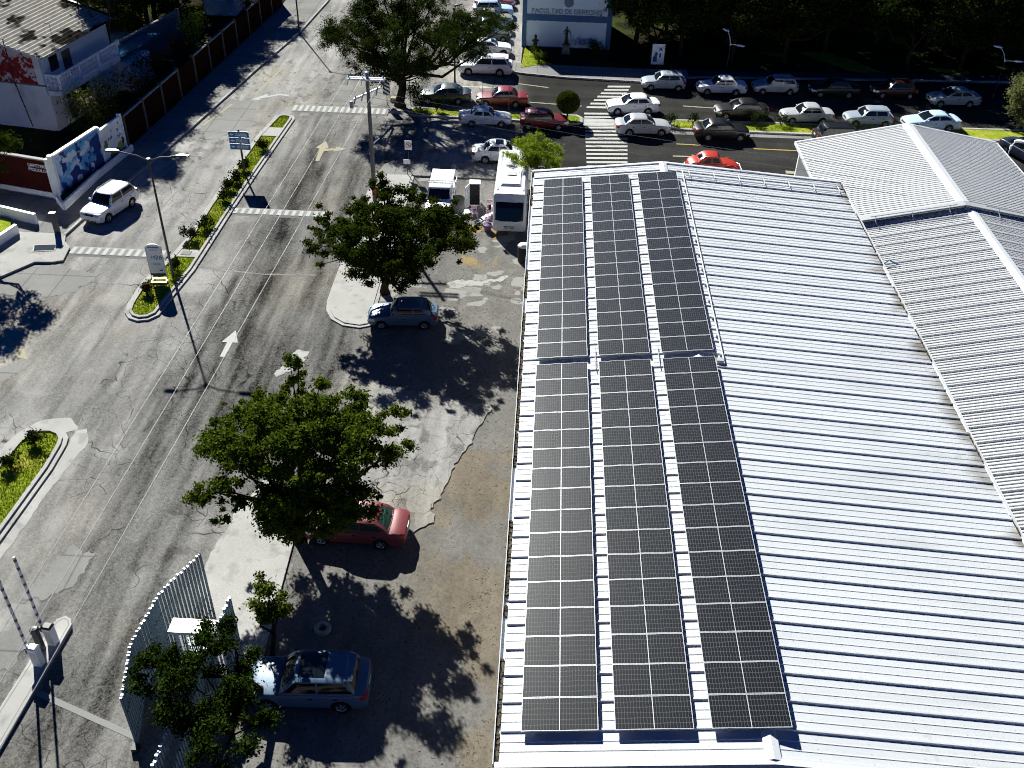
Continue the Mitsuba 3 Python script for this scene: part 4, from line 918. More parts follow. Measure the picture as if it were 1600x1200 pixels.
def left_walls():
    # brick panel wall along the pavement: posts, panels, coping
    k = thing('brick_fence', 'long dark red brick fence with concrete posts along the left pavement', 'fence')
    A, B = np.array([-31.75, 52.35]), np.array([-28.75, 90.0]); L = np.hypot(*(B - A)); d = (B - A) / L; n = 11
    for i in range(n + 1):
        p = A + d * L * i / n; part(k, 'post', box(p[0] - .13, p[0] + .13, p[1] - .13, p[1] + .13, 0, 2.72), 'm_postdark')
        if i < n:
            q0, q1 = p + d * .14, A + d * L * (i + 1) / n - d * .14
            part(k, 'panel', bar((*q0, 1.26), (*q1, 1.26), .14, 2.5), 'm_brickpanel')
            if i % 4 != 3 : part(k, 'coping', bar((*q0, 2.55), (*q1, 2.55), .2, .07), 'm_concrete')
    # mural wall
    k = thing('mural_wall', 'white wall with a blue abstract mural and a planter along the pavement', 'wall')
    a, m, b = np.array([-33.35, 43.7]), np.array([-32.25, 49.0]), np.array([-31.80, 52.0])
    part(k, 'wall', bar((*a, 1.55), (*m, 1.55), .2, 3.1), 'm_white', label='wall panel behind the blue mural'); part(k, 'wall', bar((*m, 1.4), (*b, 1.4), .2, 2.8), 'm_white', label='white panel with painted birds and plants')
    dd = (m - a) / np.hypot(*(m - a)); nn = np.array([dd[1], -dd[0]])
    part(k, 'mural', bar((*(a + dd * .2 + nn * .105), 1.6), (*(m - dd * .05 + nn * .105), 1.6), .012, 2.85), 'm_mural', label='blue and white abstract painting')
    part(k, 'coping', bar((*(a + dd * .02), 3.14), (*m, 3.14), .26, .07), 'm_white')
    for p, h, w in ((a, 3.25, .16), (m, 3.05, .14), (b, 2.95, .13)): part(k, 'pillar', box(p[0] - w, p[0] + w, p[1] - w, p[1] + w, 0, h), 'm_white')
    r = np.random.default_rng(77); d2 = (b - m) / np.hypot(*(b - m)); n2 = np.array([d2[1], -d2[0]])
    def blob(s, z, w, h, mat, nm, seed):
        rr = np.random.default_rng(seed); pts = [(w * math.cos(t) * rr.uniform(.45, 1.1), h * math.sin(t) * rr.uniform(.5, 1.1)) for t in np.linspace(0, 6.28, 11)[:-1]]
        v, f = prism(pts, 0, .006); c = m + d2 * s + n2 * .107
        part(k, nm, (np.stack([c[0] + d2[0] * v[:, 0] + n2[0] * v[:, 2], c[1] + d2[1] * v[:, 0] + n2[1] * v[:, 2], z + v[:, 1]], 1), f), mat)
    for i in range(11): blob(r.uniform(.7, 2.8), r.uniform(1.4, 2.5), .09, .13, 'm_bluepaint', 'painted_bird', 200 + i)
    for s, z, w, h, mat in ((.5, 1.5, .28, .5, 'm_leafpaint'), (1.1, .55, .45, .45, 'm_leafpaint'), (2.3, .8, .5, .5, 'm_leafpaint2'), (1.7, .5, .5, .35, 'm_black'), (2.7, 1.0, .25, .5, 'm_black')): blob(s, z, w, h, mat, 'painted_plant', int(s * 100))
    part(k, 'planter', cat(bar((-32.35, 41.9, .32), (-31.95, 47.2, .32), .18, .7), bar((-31.95, 47.2, .3), (-31.25, 51.9, .3), .18, .62), bar((-33.25, 43.0, .32), (-32.35, 41.9, .32), .18, .7)), 'm_white', label='low white planter kerb in front of the mural')
    part(k, 'planter_soil', prism([(-32.4, 42.2), (-32.05, 47.2), (-31.4, 51.8), (-31.9, 51.8), (-33.2, 43.4)], .0, .45), 'm_soil')
    # cafeteria wall
    k = thing('cafeteria_wall', 'dark maroon wall with white lettering at the left edge', 'wall')
    a2, b2 = np.array([-33.55, 43.75]), np.array([-39.5, 45.2]); e = (b2 - a2) / np.hypot(*(b2 - a2)); nr = np.array([e[1], -e[0]])
    if nr[1] > 0: nr = -nr
    part(k, 'wall', bar((*a2, 1.55), (*b2, 1.55), .2, 2.5), 'm_maroon'); part(k, 'coping', bar((*a2, 2.84), (*b2, 2.84), .3, .10), 'm_concrete')
    part(k, 'pillar', box(-33.75, -33.45, 43.5, 43.8, 0, 3.0), 'm_white'); part(k, 'base', bar((*a2, .2), (*b2, .2), .32, .55), 'm_whitewall')
    for j, word in enumerate(('CAFETERIA', 'PSICOLOGIA')):
        v, f = tri(meshkit.text_mesh(word, .21, .02, True)); v = v * [1.08, 1, 1]; o = a2 - nr * -.105 + e * 1.75
        P_ = np.stack([o[0] - e[0] * v[:, 0] + nr[0] * v[:, 2], o[1] - e[1] * v[:, 0] + nr[1] * v[:, 2], v[:, 1] + 2.25 - .32 * j], 1)
        part(k, 'lettering', (P_, f), 'm_white', label=('upper word of white lettering', 'lower word of white lettering')[j])
    for nm, lab, pts, h, w in (('ramp_wall', 'pale low ramp wall beyond the street corner at the left edge', [(-33.3, 39.8), (-36.6, 40.9), (-40, 41.8)], .85, .22), ('ramp_wall', 'pale angled planter wall nearest the left edge', [(-34.0, 38.5), (-34.5, 36.5), (-36.5, 34.5), (-40, 33.6)], .75, .22)):
        k = thing(nm, lab, 'wall'); part(k, 'wall', cat([bar((*pts[i], h / 2), (*pts[i + 1], h / 2), w, h + .06) for i in range(len(pts) - 1)]), 'm_white')
    struct('lawn', prism([(-35.2, 40.0), (-34.4, 38.6), (-34.9, 36.8), (-37, 35.2), (-40, 34.3), (-40, 40.9)], 0, .3), 'm_lawn', label='lawn wedge behind the angled planter wall')
    k = thing('post_light', 'thin black garden lamp beside the low ramp wall', 'lamp'); part(k, 'post', tube([(-35.9, 39.3, 0), (-35.9, 39.3, 1.6)], .035, 8), 'm_pole', True); part(k, 'head', mv(lathe([(0, 0), (.09, 0), (.11, .12), (.05, .2), (0, .2)], 12), -35.9, 39.3, 1.58), 'm_lampglass', True)
    k = thing('bollard_box', 'dark narrow ticket post with its shadow at the pavement corner', 'bollard'); part(k, 'post', box(-31.7, -31.4, 38.7, 38.95, .1, 1.5), 'm_pole'); part(k, 'cap', box(-31.75, -31.35, 38.65, 39.0, 1.5, 1.56), 'm_black')
    k = thing('floor_grate', 'white outlined floor sign plate on the shaded pavement corner', 'plate'); part(k, 'plate', prism([(-32.3, 37.0), (-30.9, 37.2), (-30.75, 36.45), (-32.0, 36.2)], .13, .16), 'm_slate_and_shade')
    part(k, 'border', prism(sg.Polygon([(-32.3, 37.0), (-30.9, 37.2), (-30.75, 36.45), (-32.0, 36.2)]).exterior.buffer(.035), .14, .165), 'm_roadwhite')
    # unpainted concrete block wall in the yard
    k = thing('block_wall', 'tall grey concrete block wall with bright coping in the yard', 'wall')
    a, b = np.array([-37.3, 67.0]), np.array([-35.2, 76.5])
    part(k, 'wall', bar((*a, 1.6), (*b, 1.6), .18, 3.2), 'm_blockwall'); part(k, 'coping', bar((*a, 3.24), (*b, 3.24), .26, .08), 'm_concrete')
    for p in (a, b): part(k, 'pillar', box(p[0] - .16, p[0] + .16, p[1] - .16, p[1] + .16, 0, 3.4), 'm_concrete')
    k = thing('yard_shed', 'whitewashed stained shed wall at the top edge left of the avenue', 'shed')
    part(k, 'wall', box(-35.8, -32.6, 86.0, 89.5, 0, 3.2), 'm_whitedirty'); part(k, 'roof', box(-36.0, -32.4, 85.8, 89.7, 3.2, 3.32), 'm_concrete')
    k = thing('garden_rail', 'thin pale rail behind the red bougainvillea', 'railing'); part(k, 'rail', tube([(-36.4, 66.4, 2.2), (-32.2, 65.8, 2.2)], .035, 6), 'm_concrete', True)
    for x in (-36.2, -34.3, -32.4): part(k, 'post', tube([(x, 66.1, 0), (x, 66.1, 2.2)], .03, 6), 'm_concrete', True)
prin('m_leafpaint', (.10, .20, .05), .7); prin('m_leafpaint2', (.35, .36, .06), .7)
left_walls()

# ------------------------------------------------------------------ poles, lamps, signs, wires
def lamp(name, label, x, y, h, arms, mat='m_pole', head='cobra', r0=.085):
    k = thing(name, label, 'street lamp')
    part(k, 'pole', tube([(x, y, 0), (x, y, h)], [r0, r0 * .6], 10), 'm_pole' if name == 'grove_lamp' else mat, True); part(k, 'base', lathe_at([(0, 0), (.16, 0), (.16, .06), (.1, .1), (.09, .35), (0, .35)], x, y, 0), 'm_pole' if name == 'grove_lamp' else mat, 30)
    part(k, 'collar', mv(lathe([(0, -.12), (r0 * 1.3, -.12), (r0 * 1.3, .12), (0, .12)], 12), x, y, h), mat, 30)
    for dx, dy, dz in arms:
        part(k, 'arm', tube([(x, y, h - .05), (x + dx * .35, y + dy * .35, h + dz * .55), (x + dx, y + dy, h + dz)], [.045, .04, .035], 8), mat, True)
        d = unit(np.array([dx, dy, .0])); p = np.array([x + dx, y + dy, h + dz]); s = np.cross(d, [0, 0, 1])
        hp = np.array([p + d * a + s * b + [0, 0, c] for a, b, c in ((-.15, .06, .05), (-.15, -.06, .05), (.1, .15, .09), (.1, -.15, .09), (.6, .12, .06), (.6, -.12, .06), (-.15, .06, -.04), (-.15, -.06, -.04), (.1, .15, -.04), (.1, -.15, -.04), (.6, .12, -.02), (.6, -.12, -.02))])
        part(k, 'lamp_head', hull(hp), mat, 30); part(k, 'lens', hull([p + d * a + s * b + [0, 0, c] for a, b in ((.0, .1), (.0, -.1), (.5, .09), (.5, -.09)) for c in (-.06, -.03)]), 'm_lampglass')
    return k
def lathe_at(p, x, y, z, n=12): return mv(lathe(p, n), x, y, z)

def furniture():
    lamp('double_lamp', 'tall dark double-armed street lamp on the long median', -22.36, 33.95, 7.75, [(-1.75, .05, .45), (1.75, .0, .35)])
    lamp('far_lamp', 'dark street lamp on the left kerb near the top edge', -24.95, 81.3, 7.75, [(1.6, 0, .4)])
    lamp('corner_lamp', 'black lamp pole beside the acacia tree at the cross street', -8.3, 69.2, 6.5, [(-.25, -.3, -.9), (.2, .2, .25)])
    lamp('grove_lamp', 'white twin lamp before the grove, left of the two', 16.3, 72.9, 3.3, [(-.32, .5, 1.0), (.65, -.3, .0)], 'm_white', r0=.05)
    lamp('grove_lamp', 'white twin lamp before the grove, right of the two', 40.3, 71.4, 3.3, [(-.55, .4, 1.0), (.9, -.1, .0)], 'm_white', r0=.05)
    lamp('side_lamp', 'short white lamp post at the far corner of the ribbed roof', 30.7, 45.6, 5.9, [(.25, 0, .4)], 'm_white', r0=.06)
    # utility pole
    x, y = -11.75, 45.35
    k = thing('utility_pole', 'concrete utility pole with crossarm and a red painted band', 'utility pole')
    part(k, 'pole', tube([(x, y, 0), (x, y, 9.15)], [.17, .11], 12), 'm_polewood', True); part(k, 'red_band', lathe_at([(.173, .55), (.176, .55), (.172, 1.15), (.168, 1.15)], x, y, 0, 14), 'm_redpaint', 30)
    part(k, 'cap', lathe_at([(0, 0), (.125, 0), (.125, .12), (0, .14)], x, y, 9.13), 'm_signblue', 30)
    for yy in (-.16, .16): part(k, 'crossarm', box(x - 1.25, x + 1.15, y + yy - .045, y + yy + .045, 8.72, 8.84), 'm_white')
    for dx in (-1.2, -.3, 1.05):
        part(k, 'insulator', lathe_at([(0, 0), (.05, 0), (.06, .08), (.03, .1), (.06, .16), (.03, .2), (0, .22)], x + dx, y, 8.86), 'm_signblue', 30); part(k, 'bracket', tube([(x + dx, y - .1, 8.8), (x + dx - .1, y - .25, 8.4)], .02, 6), 'm_signblue', True)
    part(k, 'lower_arm', bar((x - .9, y - .45, 7.55), (x + .75, y + .4, 8.1), .1, .12), 'm_white')
    for dx, dy, z in ((-.75, -.35, 7.6), (-.3, -.1, 7.75), (.6, .3, 8.0)): part(k, 'fuse', tube([(x + dx, y + dy, z + .15), (x + dx - .12, y + dy - .2, z - .35)], .045, 8), 'm_greyplastic', True)
    part(k, 'transformer_can', lathe_at([(0, 0), (.13, 0), (.13, .4), (.1, .44), (0, .46)], x - 1.05, y - .5, 7.0, 12), 'm_greyplastic', 30)
    part(k, 'step', tube([(x + .1, y, 4.35), (x + .55, y + .1, 4.7)], .025, 6), 'm_white', True)
    sag = lambda a, b, s, n=24: [tuple(np.array(a) * (1 - t) + np.array(b) * t - np.array([0, 0, 4 * s * t * (1 - t)])) for t in np.linspace(0, 1, n)]
    far = np.array([[-14.78, .32], [-14.04, -1.26], [-13.13, -3.22]]); st = np.array([[-12.95, 45.35], [-12.0, 45.5], [-10.70, 45.35]])
    for i in range(3):
        d = far[i] - st[i]; e = st[i] + d * 1.35
        kk = thing('power_line', ('left power line over the avenue', 'middle power line over the avenue', 'right power line over the avenue')[i], 'cable', 'power lines over the avenue')
        part(kk, 'wire', tube(sag((*st[i], 9.02), (*e, 9.02), .12), .012, 5, False), 'm_wire', True)
    for i, (a, b, lab) in enumerate((((-11.6, 45.4, 7.95), (20, 36.0, 8.1), 'upper'), ((-11.6, 45.3, 7.6), (20, 34.6, 8.0), 'middle'), ((-11.6, 45.2, 7.2), (20, 33.3, 7.9), 'lower'))):
        kk = thing('street_cable', f'{lab} thin cable running right from the utility pole above the cars', 'cable', 'thin cables above the cross street')
        part(kk, 'wire', tube(sag(a, b, .25), .011, 5, False), 'm_wire', True)
    # direction sign with three blue boards
    k = thing('direction_sign', 'three stacked blue direction boards on one post in the median', 'road sign')
    x, y = -21.78, 48.5
    part(k, 'post', tube([(x, y, 0), (x, y, 3.55)], .07, 10), 'm_pole', True)
    for i in range(3):
        z = 2.15 + i * .46
        part(k, 'board', box(x - .72, x + .72, y - .12, y - .08, z, z + .40), 'm_signblue')
        part(k, 'border', cat(box(x - .74, x + .74, y - .115, y - .085, z - .02, z), box(x - .74, x + .74, y - .115, y - .085, z + .40, z + .42), box(x - .74, x - .72, y - .115, y - .085, z, z + .4), box(x + .72, x + .74, y - .115, y - .085, z, z + .4)), 'm_white')
        part(k, 'arrow', (lambda m: (np.stack([m[0][:, 0] + x - .48, y - .121 - m[0][:, 2], m[0][:, 1] + z + .2], 1), m[1]))(prism([(-.13, 0), (-.02, .11), (-.02, .04), (.12, .04), (.12, -.04), (-.02, -.04), (-.02, -.11)], 0, .004)), 'm_white')
        rr = np.random.default_rng(i); bars = []
        for row in (0, 1):
            q = x - .22
            while q < x + .58:
                w = rr.uniform(.03, .07); bars.append(box(q, q + w, y - .125, y - .12, z + .09 + row * .13, z + .17 + row * .13)); q += w + (.014 if rr.random() < .8 else .05)
        part(k, 'marking', cat(bars), 'm_white', stuff=True)
    # welcome totem
    k = thing('totem_sign', 'tall white totem sign with an arched top on the median tip', 'sign')
    cx, cy = -22.98, 33.4; Rm = T().translate([cx, cy, 0]) @ T().rotate([0, 0, 1], 4)
    w, z0, z1 = .44, .50, 2.45
    arch = [(-w, z0 + .08), (-w * .5, z0 - .01), (0, z0 - .04), (w * .5, z0 - .01), (w, z0 + .08), (w, z1)] + [(w * math.cos(t), z1 + .24 * math.sin(t)) for t in np.linspace(0, math.pi, 12)[1:-1]] + [(-w, z1)]
    part(k, 'panel', extr_xz(arch, -.03, .03), 'm_white', False, Rm)
    for s in (-1, 1): part(k, 'leg', tube([(s * (w + .03), 0, 0), (s * (w + .03), 0, z1)], .025, 8), 'm_alu', True, Rm)
    part(k, 'lower_plate', extr_xz([(-w, z0 + .06), (-w * .5, z0 - .03), (0, z0 - .06), (w * .5, z0 - .03), (w, z0 + .06), (w, z0 + .20), (-w, z0 + .20)], -.036, -.030), 'm_pole', False, Rm)
    part(k, 'foot_frame', cat(box(-w, w, -.3, -.24, .16, .22), box(-w, w, .0, .05, .28, .34), box(-w - .02, -w + .04, -.3, .02, .16, .22), box(w - .04, w + .02, -.3, .02, .16, .22)), 'm_alu', False, Rm)
    def mark(rows, seed, h, wmin, wmax, x0, x1, mat, nm):
        rr = np.random.default_rng(seed); bars = []
        for z in rows:
            q = x0
            while q < x1:
                ww = rr.uniform(wmin, wmax); bars.append(box(q, min(q + ww, x1), -.037, -.031, z, z + h)); q += ww + .012
        part(k, nm, cat(bars), mat, False, Rm, stuff=True)
    mark([2.42], 1, .085, .04, .07, -.32, .32, 'm_bluepaint', 'header'); mark([2.27], 2, .04, .02, .05, -.22, .22, 'm_bluepaint', 'subheader'); mark([1.28, 1.37], 3, .03, .02, .05, -.18, .24, 'm_bluepaint', 'small_print')
    for txt, x0, z, h in (('20', -.26, 1.73, .16), ('26', -.02, 1.66, .26)):
        v, f = tri(meshkit.text_mesh(txt, h, .006, True)); part(k, 'numeral', (np.stack([v[:, 0] + x0, -.031 - v[:, 2], v[:, 1] + z], 1), f), 'm_bluepaint', False, Rm)
    part(k, 'leaf_mark', cat([(lambda m, a=a: (np.stack([m[0][:, 0] * math.cos(a) - m[0][:, 1] * math.sin(a) + .22, -.031 - m[0][:, 2], m[0][:, 0] * math.sin(a) + m[0][:, 1] * math.cos(a) + .86], 1), m[1]))(prism([(0, 0), (.05, .03), (.14, 0), (.05, -.03)], 0, .006)) for a in (.3, .9, 1.57, 2.3, 2.9)]), 'm_bluepaint', False, Rm)
    # chevron board, no-parking sign and small posts
    k = thing('chevron_sign', 'tall black and white striped hazard board at the street corner', 'road sign')
    part(k, 'post', tube([(-13.55, 63.5, 0), (-13.55, 63.5, 2.3)], .03, 8), 'm_polewood', True); part(k, 'board', box(-13.85, -13.25, 63.40, 63.44, .85, 2.35), 'm_white')
    B = sg.box(-.3, .85, .3, 2.35)
    for i in range(6):
        z = .75 + i * .34; g = sg.Polygon([(-.3, z + .3), (.3, z - .05), (.3, z + .12), (-.3, z + .47)]).intersection(B)
        if g.area > 0: v, f = prism(g, 0, .004); part(k, 'stripe', (np.stack([v[:, 0] - 13.55, 63.398 - v[:, 2], v[:, 1]], 1), f), 'm_black')
    k = thing('no_parking_sign', 'small white no-parking sign on a thin post by the pavement', 'road sign')
    x, y = -10.0, 50.5
    part(k, 'post', tube([(x, y, 0), (x, y, 2.45)], .03, 8), 'm_pole', True); part(k, 'board', box(x - .26, x + .26, y - .06, y - .03, 1.75, 2.45), 'm_white')
    e, ef = sheet(sg.Point(0, 0).buffer(.2).difference(sg.Point(0, 0).buffer(.15)).union(sg.LineString([(-.12, .12), (.12, -.12)]).buffer(.022)), 0); part(k, 'ring', (np.stack([e[:, 0] + x, e[:, 2] * 0 + y - .064, e[:, 1] + 2.13], 1), ef), 'm_redpaint')
    v, f = tri(meshkit.text_mesh('E', .16, .003, True)); part(k, 'letter', (np.stack([v[:, 0] + x - .05, y - .062 - v[:, 2], v[:, 1] + 2.05], 1), f), 'm_black')
    k = thing('post_plate', 'small pale blue plate on a low post beside the no-parking sign', 'road sign'); part(k, 'post', tube([(-10.05, 49.85, 0), (-10.05, 49.85, 1.25)], .03, 8), 'm_pole', True); part(k, 'board', box(-10.3, -9.8, 49.78, 49.81, .95, 1.3), 'm_white')
    k = thing('thin_post', 'thin dark post at the foot of the acacia', 'post'); part(k, 'post', tube([(-11.55, 63.6, 0), (-11.6, 63.6, 2.4)], .03, 8), 'm_polewood', True)
    for px, py, lab in ((-5.4, 63.2, 'thin rod before the nose of the dark red sedan'), (-3.2, 63.3, 'thin rod before the rear of the dark red sedan')):
        k = thing('median_rod', lab, 'post'); part(k, 'rod', tube([(px, py, 0), (px, py, 2.1)], .028, 6), 'm_polewood', True)
    k = thing('stump_planter', 'ochre stone block at the foot of the acacia', 'stone'); part(k, 'block', hull([(a, b, c) for a, b in ((-13.4, 64.2), (-12.8, 64.2), (-12.85, 64.8), (-13.35, 64.8)) for c in (0, .32)]), 'm_roadcream')
    k = thing('corner_stone', 'whitewashed kerb stone at the tip of the corner island', 'stone'); part(k, 'block', hull([(-13.2, 61.6, 0), (-12.0, 61.5, 0), (-11.9, 62.2, 0), (-13.1, 62.5, 0), (-13.0, 61.8, .22), (-12.2, 61.7, .22), (-12.2, 62.1, .22), (-12.9, 62.2, .22)]), 'm_concrete')
    # barriers
    for i, (bx, by) in enumerate(((-18.32, 5.62), (-18.20, 6.62))):
        k = thing('barrier', ('white barrier box with raised striped arm, the nearer one', 'white barrier box with raised striped arm, the farther one')[i], 'barrier', 'raised barriers on the island')
        R_ = T().translate([bx, by, .17]) @ T().rotate([0, 0, 1], -8)
        part(k, 'cabinet', hull([(a, b, c) for a, b in ((-.17, -.14), (.17, -.14), (.17, .14), (-.17, .14)) for c in (0, .95)]), 'm_white', False, R_); part(k, 'lid', hull([(a * s, b * s, c) for a, b in ((-.19, -.16), (.19, -.16), (.19, .16), (-.19, .16)) for c, s in ((.95, 1), (1.0, 1), (1.05, .75))]), 'm_trimblack' if i else 'm_white', False, R_)
        part(k, 'door_panel', box(-.13, .13, -.146, -.14, .12, .8), 'm_plate', False, R_)
        part(k, 'hub', mv(box(-.30, -.17, -.1, .1, .70, .95)), 'm_trimblack', False, R_)
        part(k, 'arm', box(-.27, -.21, -.045, .045, .80, 4.75), 'm_white', False, R_)
        for j in range(9): part(k, 'arm__band', box(-.273, -.207, -.048, .048, 1.15 + j * .42, 1.15 + j * .42 + .13), 'm_bandred' if j % 2 else 'm_black', False, R_)
    k = thing('reader_post', 'black rounded ticket reader beside the farther barrier', 'ticket reader')
    part(k, 'column', hull([(-18.52 + a, 6.30 + b, c) for a, b in ((-.11, -.1), (.11, -.1), (.11, .1), (-.11, .1)) for c in (.17, 1.2)]), 'm_pole'); part(k, 'head', mv(lathe([(0, 0), (.17, 0), (.18, .1), (.12, .2), (0, .22)], 16), -18.52, 6.30, 1.2), 'm_pole', 40)
    # shrubs
    spots = [(-21.62, 53.2), (-22.0, 49.2), (-22.1, 47.4), (-22.3, 45.9), (-22.2, 44.4), (-22.3, 40.2), (-22.75, 38.7), (-22.5, 34.9)]
    labs = ['seventh and farthest dark rose bush on the long median', 'rose bush right at the blue direction sign post', 'rose bush with a dry flower head below the direction sign', 'rose bush, third before the direction sign on the long median', 'dark rose bush level with the striped speed table', 'dark upright rose bush past the inspection cover', 'pink-flowered dark rose bush beside the inspection cover', 'low green shrub behind the totem sign']
    for i, (x, y) in enumerate(spots): shrub('rose_bush', labs[i], x, y, .12, .36, .66, 'm_leafdark', 400 + i, 460, 'm_flower' if i in (2, 6) else None, 40, .15, 'bushes on the long median')
    shrub('rose_bush', 'rusty brown bush on the median tip by the totem', -23.3, 31.9, .12, .36, .6, 'm_leafdark', 421, 420, 'm_leaforange', 90, .13)
    for i, (x, y) in enumerate(((-24.0, 18.1), (-24.35, 16.4), (-24.65, 14.6), (-24.5, 12.6))):
        shrub('dwarf_bush', ('dark bush nearest the rounded tip of the lower left median', 'second dark bush on the lower left median', 'third dark bush on the lower left median', 'dark bush at the left edge on the lower left median')[i], x, y, .12, .34, .55, 'm_leafdark', 430 + i, 400, None, 0, .13, 'bushes on the lower left median')
    for i, (x, y) in enumerate(((10.3, 61.6), (12.2, 61.7), (17.4, 62.1), (19.6, 62.3), (-10.6, 62.4), (-9.2, 62.2))):
        shrub('median_bush', ('bush at the left tip of the right street median', 'dark bush on the street median behind the dark sedan', 'small bush on the street median right of the dark sedan', 'bush on the street median left of the silver sedan', 'dark bush under the acacia on the left street median', 'second dark bush under the acacia, further right')[i], x, y, .1, .45, .8, 'm_leafdark', 440 + i, 420, None, 0, .11, 'bushes on the street median')
    shrub('corner_hedge', 'dark dense hedge bush round the acacia foot', -11.2, 63.2, 0, .75, 1.6, 'm_leafdark', 450, 1400, size=.13)
    shrub('flowering_bush', 'cream flowering oleander bush beside the white house', -34.7, 55.0, 0, 1.35, 3.1, 'm_leaf', 460, 4200, 'm_flower', 700, .14)
    shrub('bougainvillea', 'orange and red bougainvillea behind the brick fence', -33.3, 60.5, .6, 1.25, 2.1, 'm_leafdark', 461, 1500, 'm_leaforange', 420, .13)
    shrub('bougainvillea', 'dark red bougainvillea by the thin garden rail', -33.2, 64.3, .6, 1.3, 2.3, 'm_leafdark', 462, 1200, 'm_leafred', 420, .13)
    shrub('bougainvillea', 'bright red bougainvillea before the block wall', -32.6, 69.2, .6, .95, 2.4, 'm_leafdark', 463, 800, 'm_leafred', 420, .13)
    shrub('yard_bush', 'yellow-green bush above the brick fence, right of the red flowers', -32.1, 72.4, .8, 1.0, 2.9, 'm_leafyellow', 464, 1500, size=.14)
    shrub('yard_bush', 'pale flowering bush on the brick fence at the top edge', -30.4, 82.6, .8, .9, 2.6, 'm_leafpale', 465, 1300, size=.13)
    shrub('yard_bush', 'dark green bush at the left edge in front of the maroon wall', -39.0, 43.6, 0, 1.0, 2.2, 'm_leaf', 466, 1500, size=.13)
    shrub('grass_tuft', 'yellowish dry tuft at the trunk of the sapling', -9.3, 5.6, .0, .3, .5, 'm_leaforange', 467, 300, size=.1)
furniture()

def gate():
    top = [(-12.06, 7.75), (-12.44, 9.28)]
    F1 = [(-12.85, 9.22), (-13.17, 8.46), (-13.55, 7.70), (-13.79, 6.96), (-13.85, 6.13), (-13.94, 5.51), (-14.0, 4.74), (-13.81, 3.93), (-13.64, 3.14), (-13.52, 2.56)]
    k = thing('steel_fence', 'curved blue-grey steel post fence around the pedestrian gate', 'fence')
    ls = sg.LineString(F1); n = 40
    for i in range(n):
        p = ls.interpolate(i / (n - 1), normalized=True); q = ls.interpolate(min(1, i / (n - 1) + .01), normalized=True); a = math.atan2(q.y - p.y, q.x - p.x) if i < n - 1 else -1.4
        h = 2.72 + (.06 if i % 2 else 0); w = .042
        part(k, 'post', mv(box(-w * .8, w * .8, -w, w, 0, h), p.x, p.y, 0, a), 'm_steel'); part(k, 'sunlit_cap', mv(box(-w * .8 - .004, w * .8 + .004, -w - .004, w + .004, h, h + .02), p.x, p.y, 0, a), 'm_steel_sunlit')  # pale cap carries the sunlit look of each post top in its colour
    for z in (.45, 1.9):
        pts = [ls.interpolate(t, normalized=True) for t in np.linspace(0, 1, 24)]; part(k, 'rail', tube([(p.x + .03, p.y, z) for p in pts], .02, 6), 'm_steel', True)
    part(k, 'end_foot', box(-13.62, -13.38, 2.25, 2.5, 0, .22), 'm_pole')
    k = thing('inner_fence', 'straight blue-grey steel post fence inside the gate by the young laurel', 'fence')
    for seg, m in (([(-11.13, 7.2), (-11.17, 6.0)], 7), ([(-11.25, 5.2), (-11.55, 2.6), (-11.58, 1.8), (-11.75, -1.5)], 40)):
        ls = sg.LineString(seg)
        for i in range(m):
            p = ls.interpolate(i / (m - 1), normalized=True); h = 2.66 + (.08 if i % 2 else 0)
            part(k, 'post', box(p.x - .05, p.x + .05, p.y - .04, p.y + .04, 0, h), 'm_steel'); part(k, 'sunlit_cap', box(p.x - .054, p.x + .054, p.y - .044, p.y + .044, h, h + .02), 'm_steel_sunlit')
        for z in (.45, 1.9): part(k, 'rail', tube([(*c, z) for c in seg], .02, 6), 'm_steel', True)
    k = thing('gate_canopy', 'white gate canopy slab over a lattice block screen', 'canopy')
    part(k, 'slab', box(-12.95, -11.25, 5.55, 6.2, 2.42, 2.58), 'm_white'); part(k, 'column', box(-12.85, -12.7, 5.8, 5.95, 0, 2.42), 'm_white')
    b = []
    for i in range(5): b.append(box(-12.48 + i * .16 - .025, -12.48 + i * .16 + .025, 5.82, 5.94, 0, 2.42))
    for j in range(14): b.append(box(-12.48, -11.84, 5.825, 5.935, .1 + j * .17, .15 + j * .17))
    part(k, 'lattice', cat(b), 'm_whitewall', stuff=True)
gate()

# ------------------------------------------------------------------ vehicles
def body_loft(st, zb):
    """st: stations (x, top z, half width, bottom z); returns the closed body."""
    V = []
    for x, zt, w, b in st:
        zs = zt - .09; half = [(0, b), (.72 * w, b), (.93 * w, b + .05), (w, b + .18), (w, (b + zs) * .5 + .06), (.985 * w, zs - .02), (.955 * w, zs + .045), (.88 * w, zt - .008), (.5 * w, zt + .018), (0, zt + .026)]
        ring = half + [(-y, z) for y, z in half[-2:0:-1]]
        V.append([(x, y, z) for y, z in ring])
    V = np.array(V); m = V.shape[1]; F = []
    for i in range(len(V) - 1):
        for j in range(m):
            k = (j + 1) % m
            F += [[i * m + j, (i + 1) * m + j, (i + 1) * m + k], [i * m + j, (i + 1) * m + k, i * m + k]]
    for j in range(1, m - 1): F += [[0, j, j + 1], [(len(V) - 1) * m, (len(V) - 1) * m + j + 1, (len(V) - 1) * m + j]]
    M = mani((V.reshape(-1, 3), np.array(F)))
    if M.volume() < 0: M = mani((V.reshape(-1, 3), np.array(F)[:, ::-1]))
    return M

def interp(st, x):
    xs = np.array([s[0] for s in st]); o = np.argsort(xs); return [np.interp(x, xs[o], np.array([s[i] for s in st])[o]) for i in (1, 2, 3)]

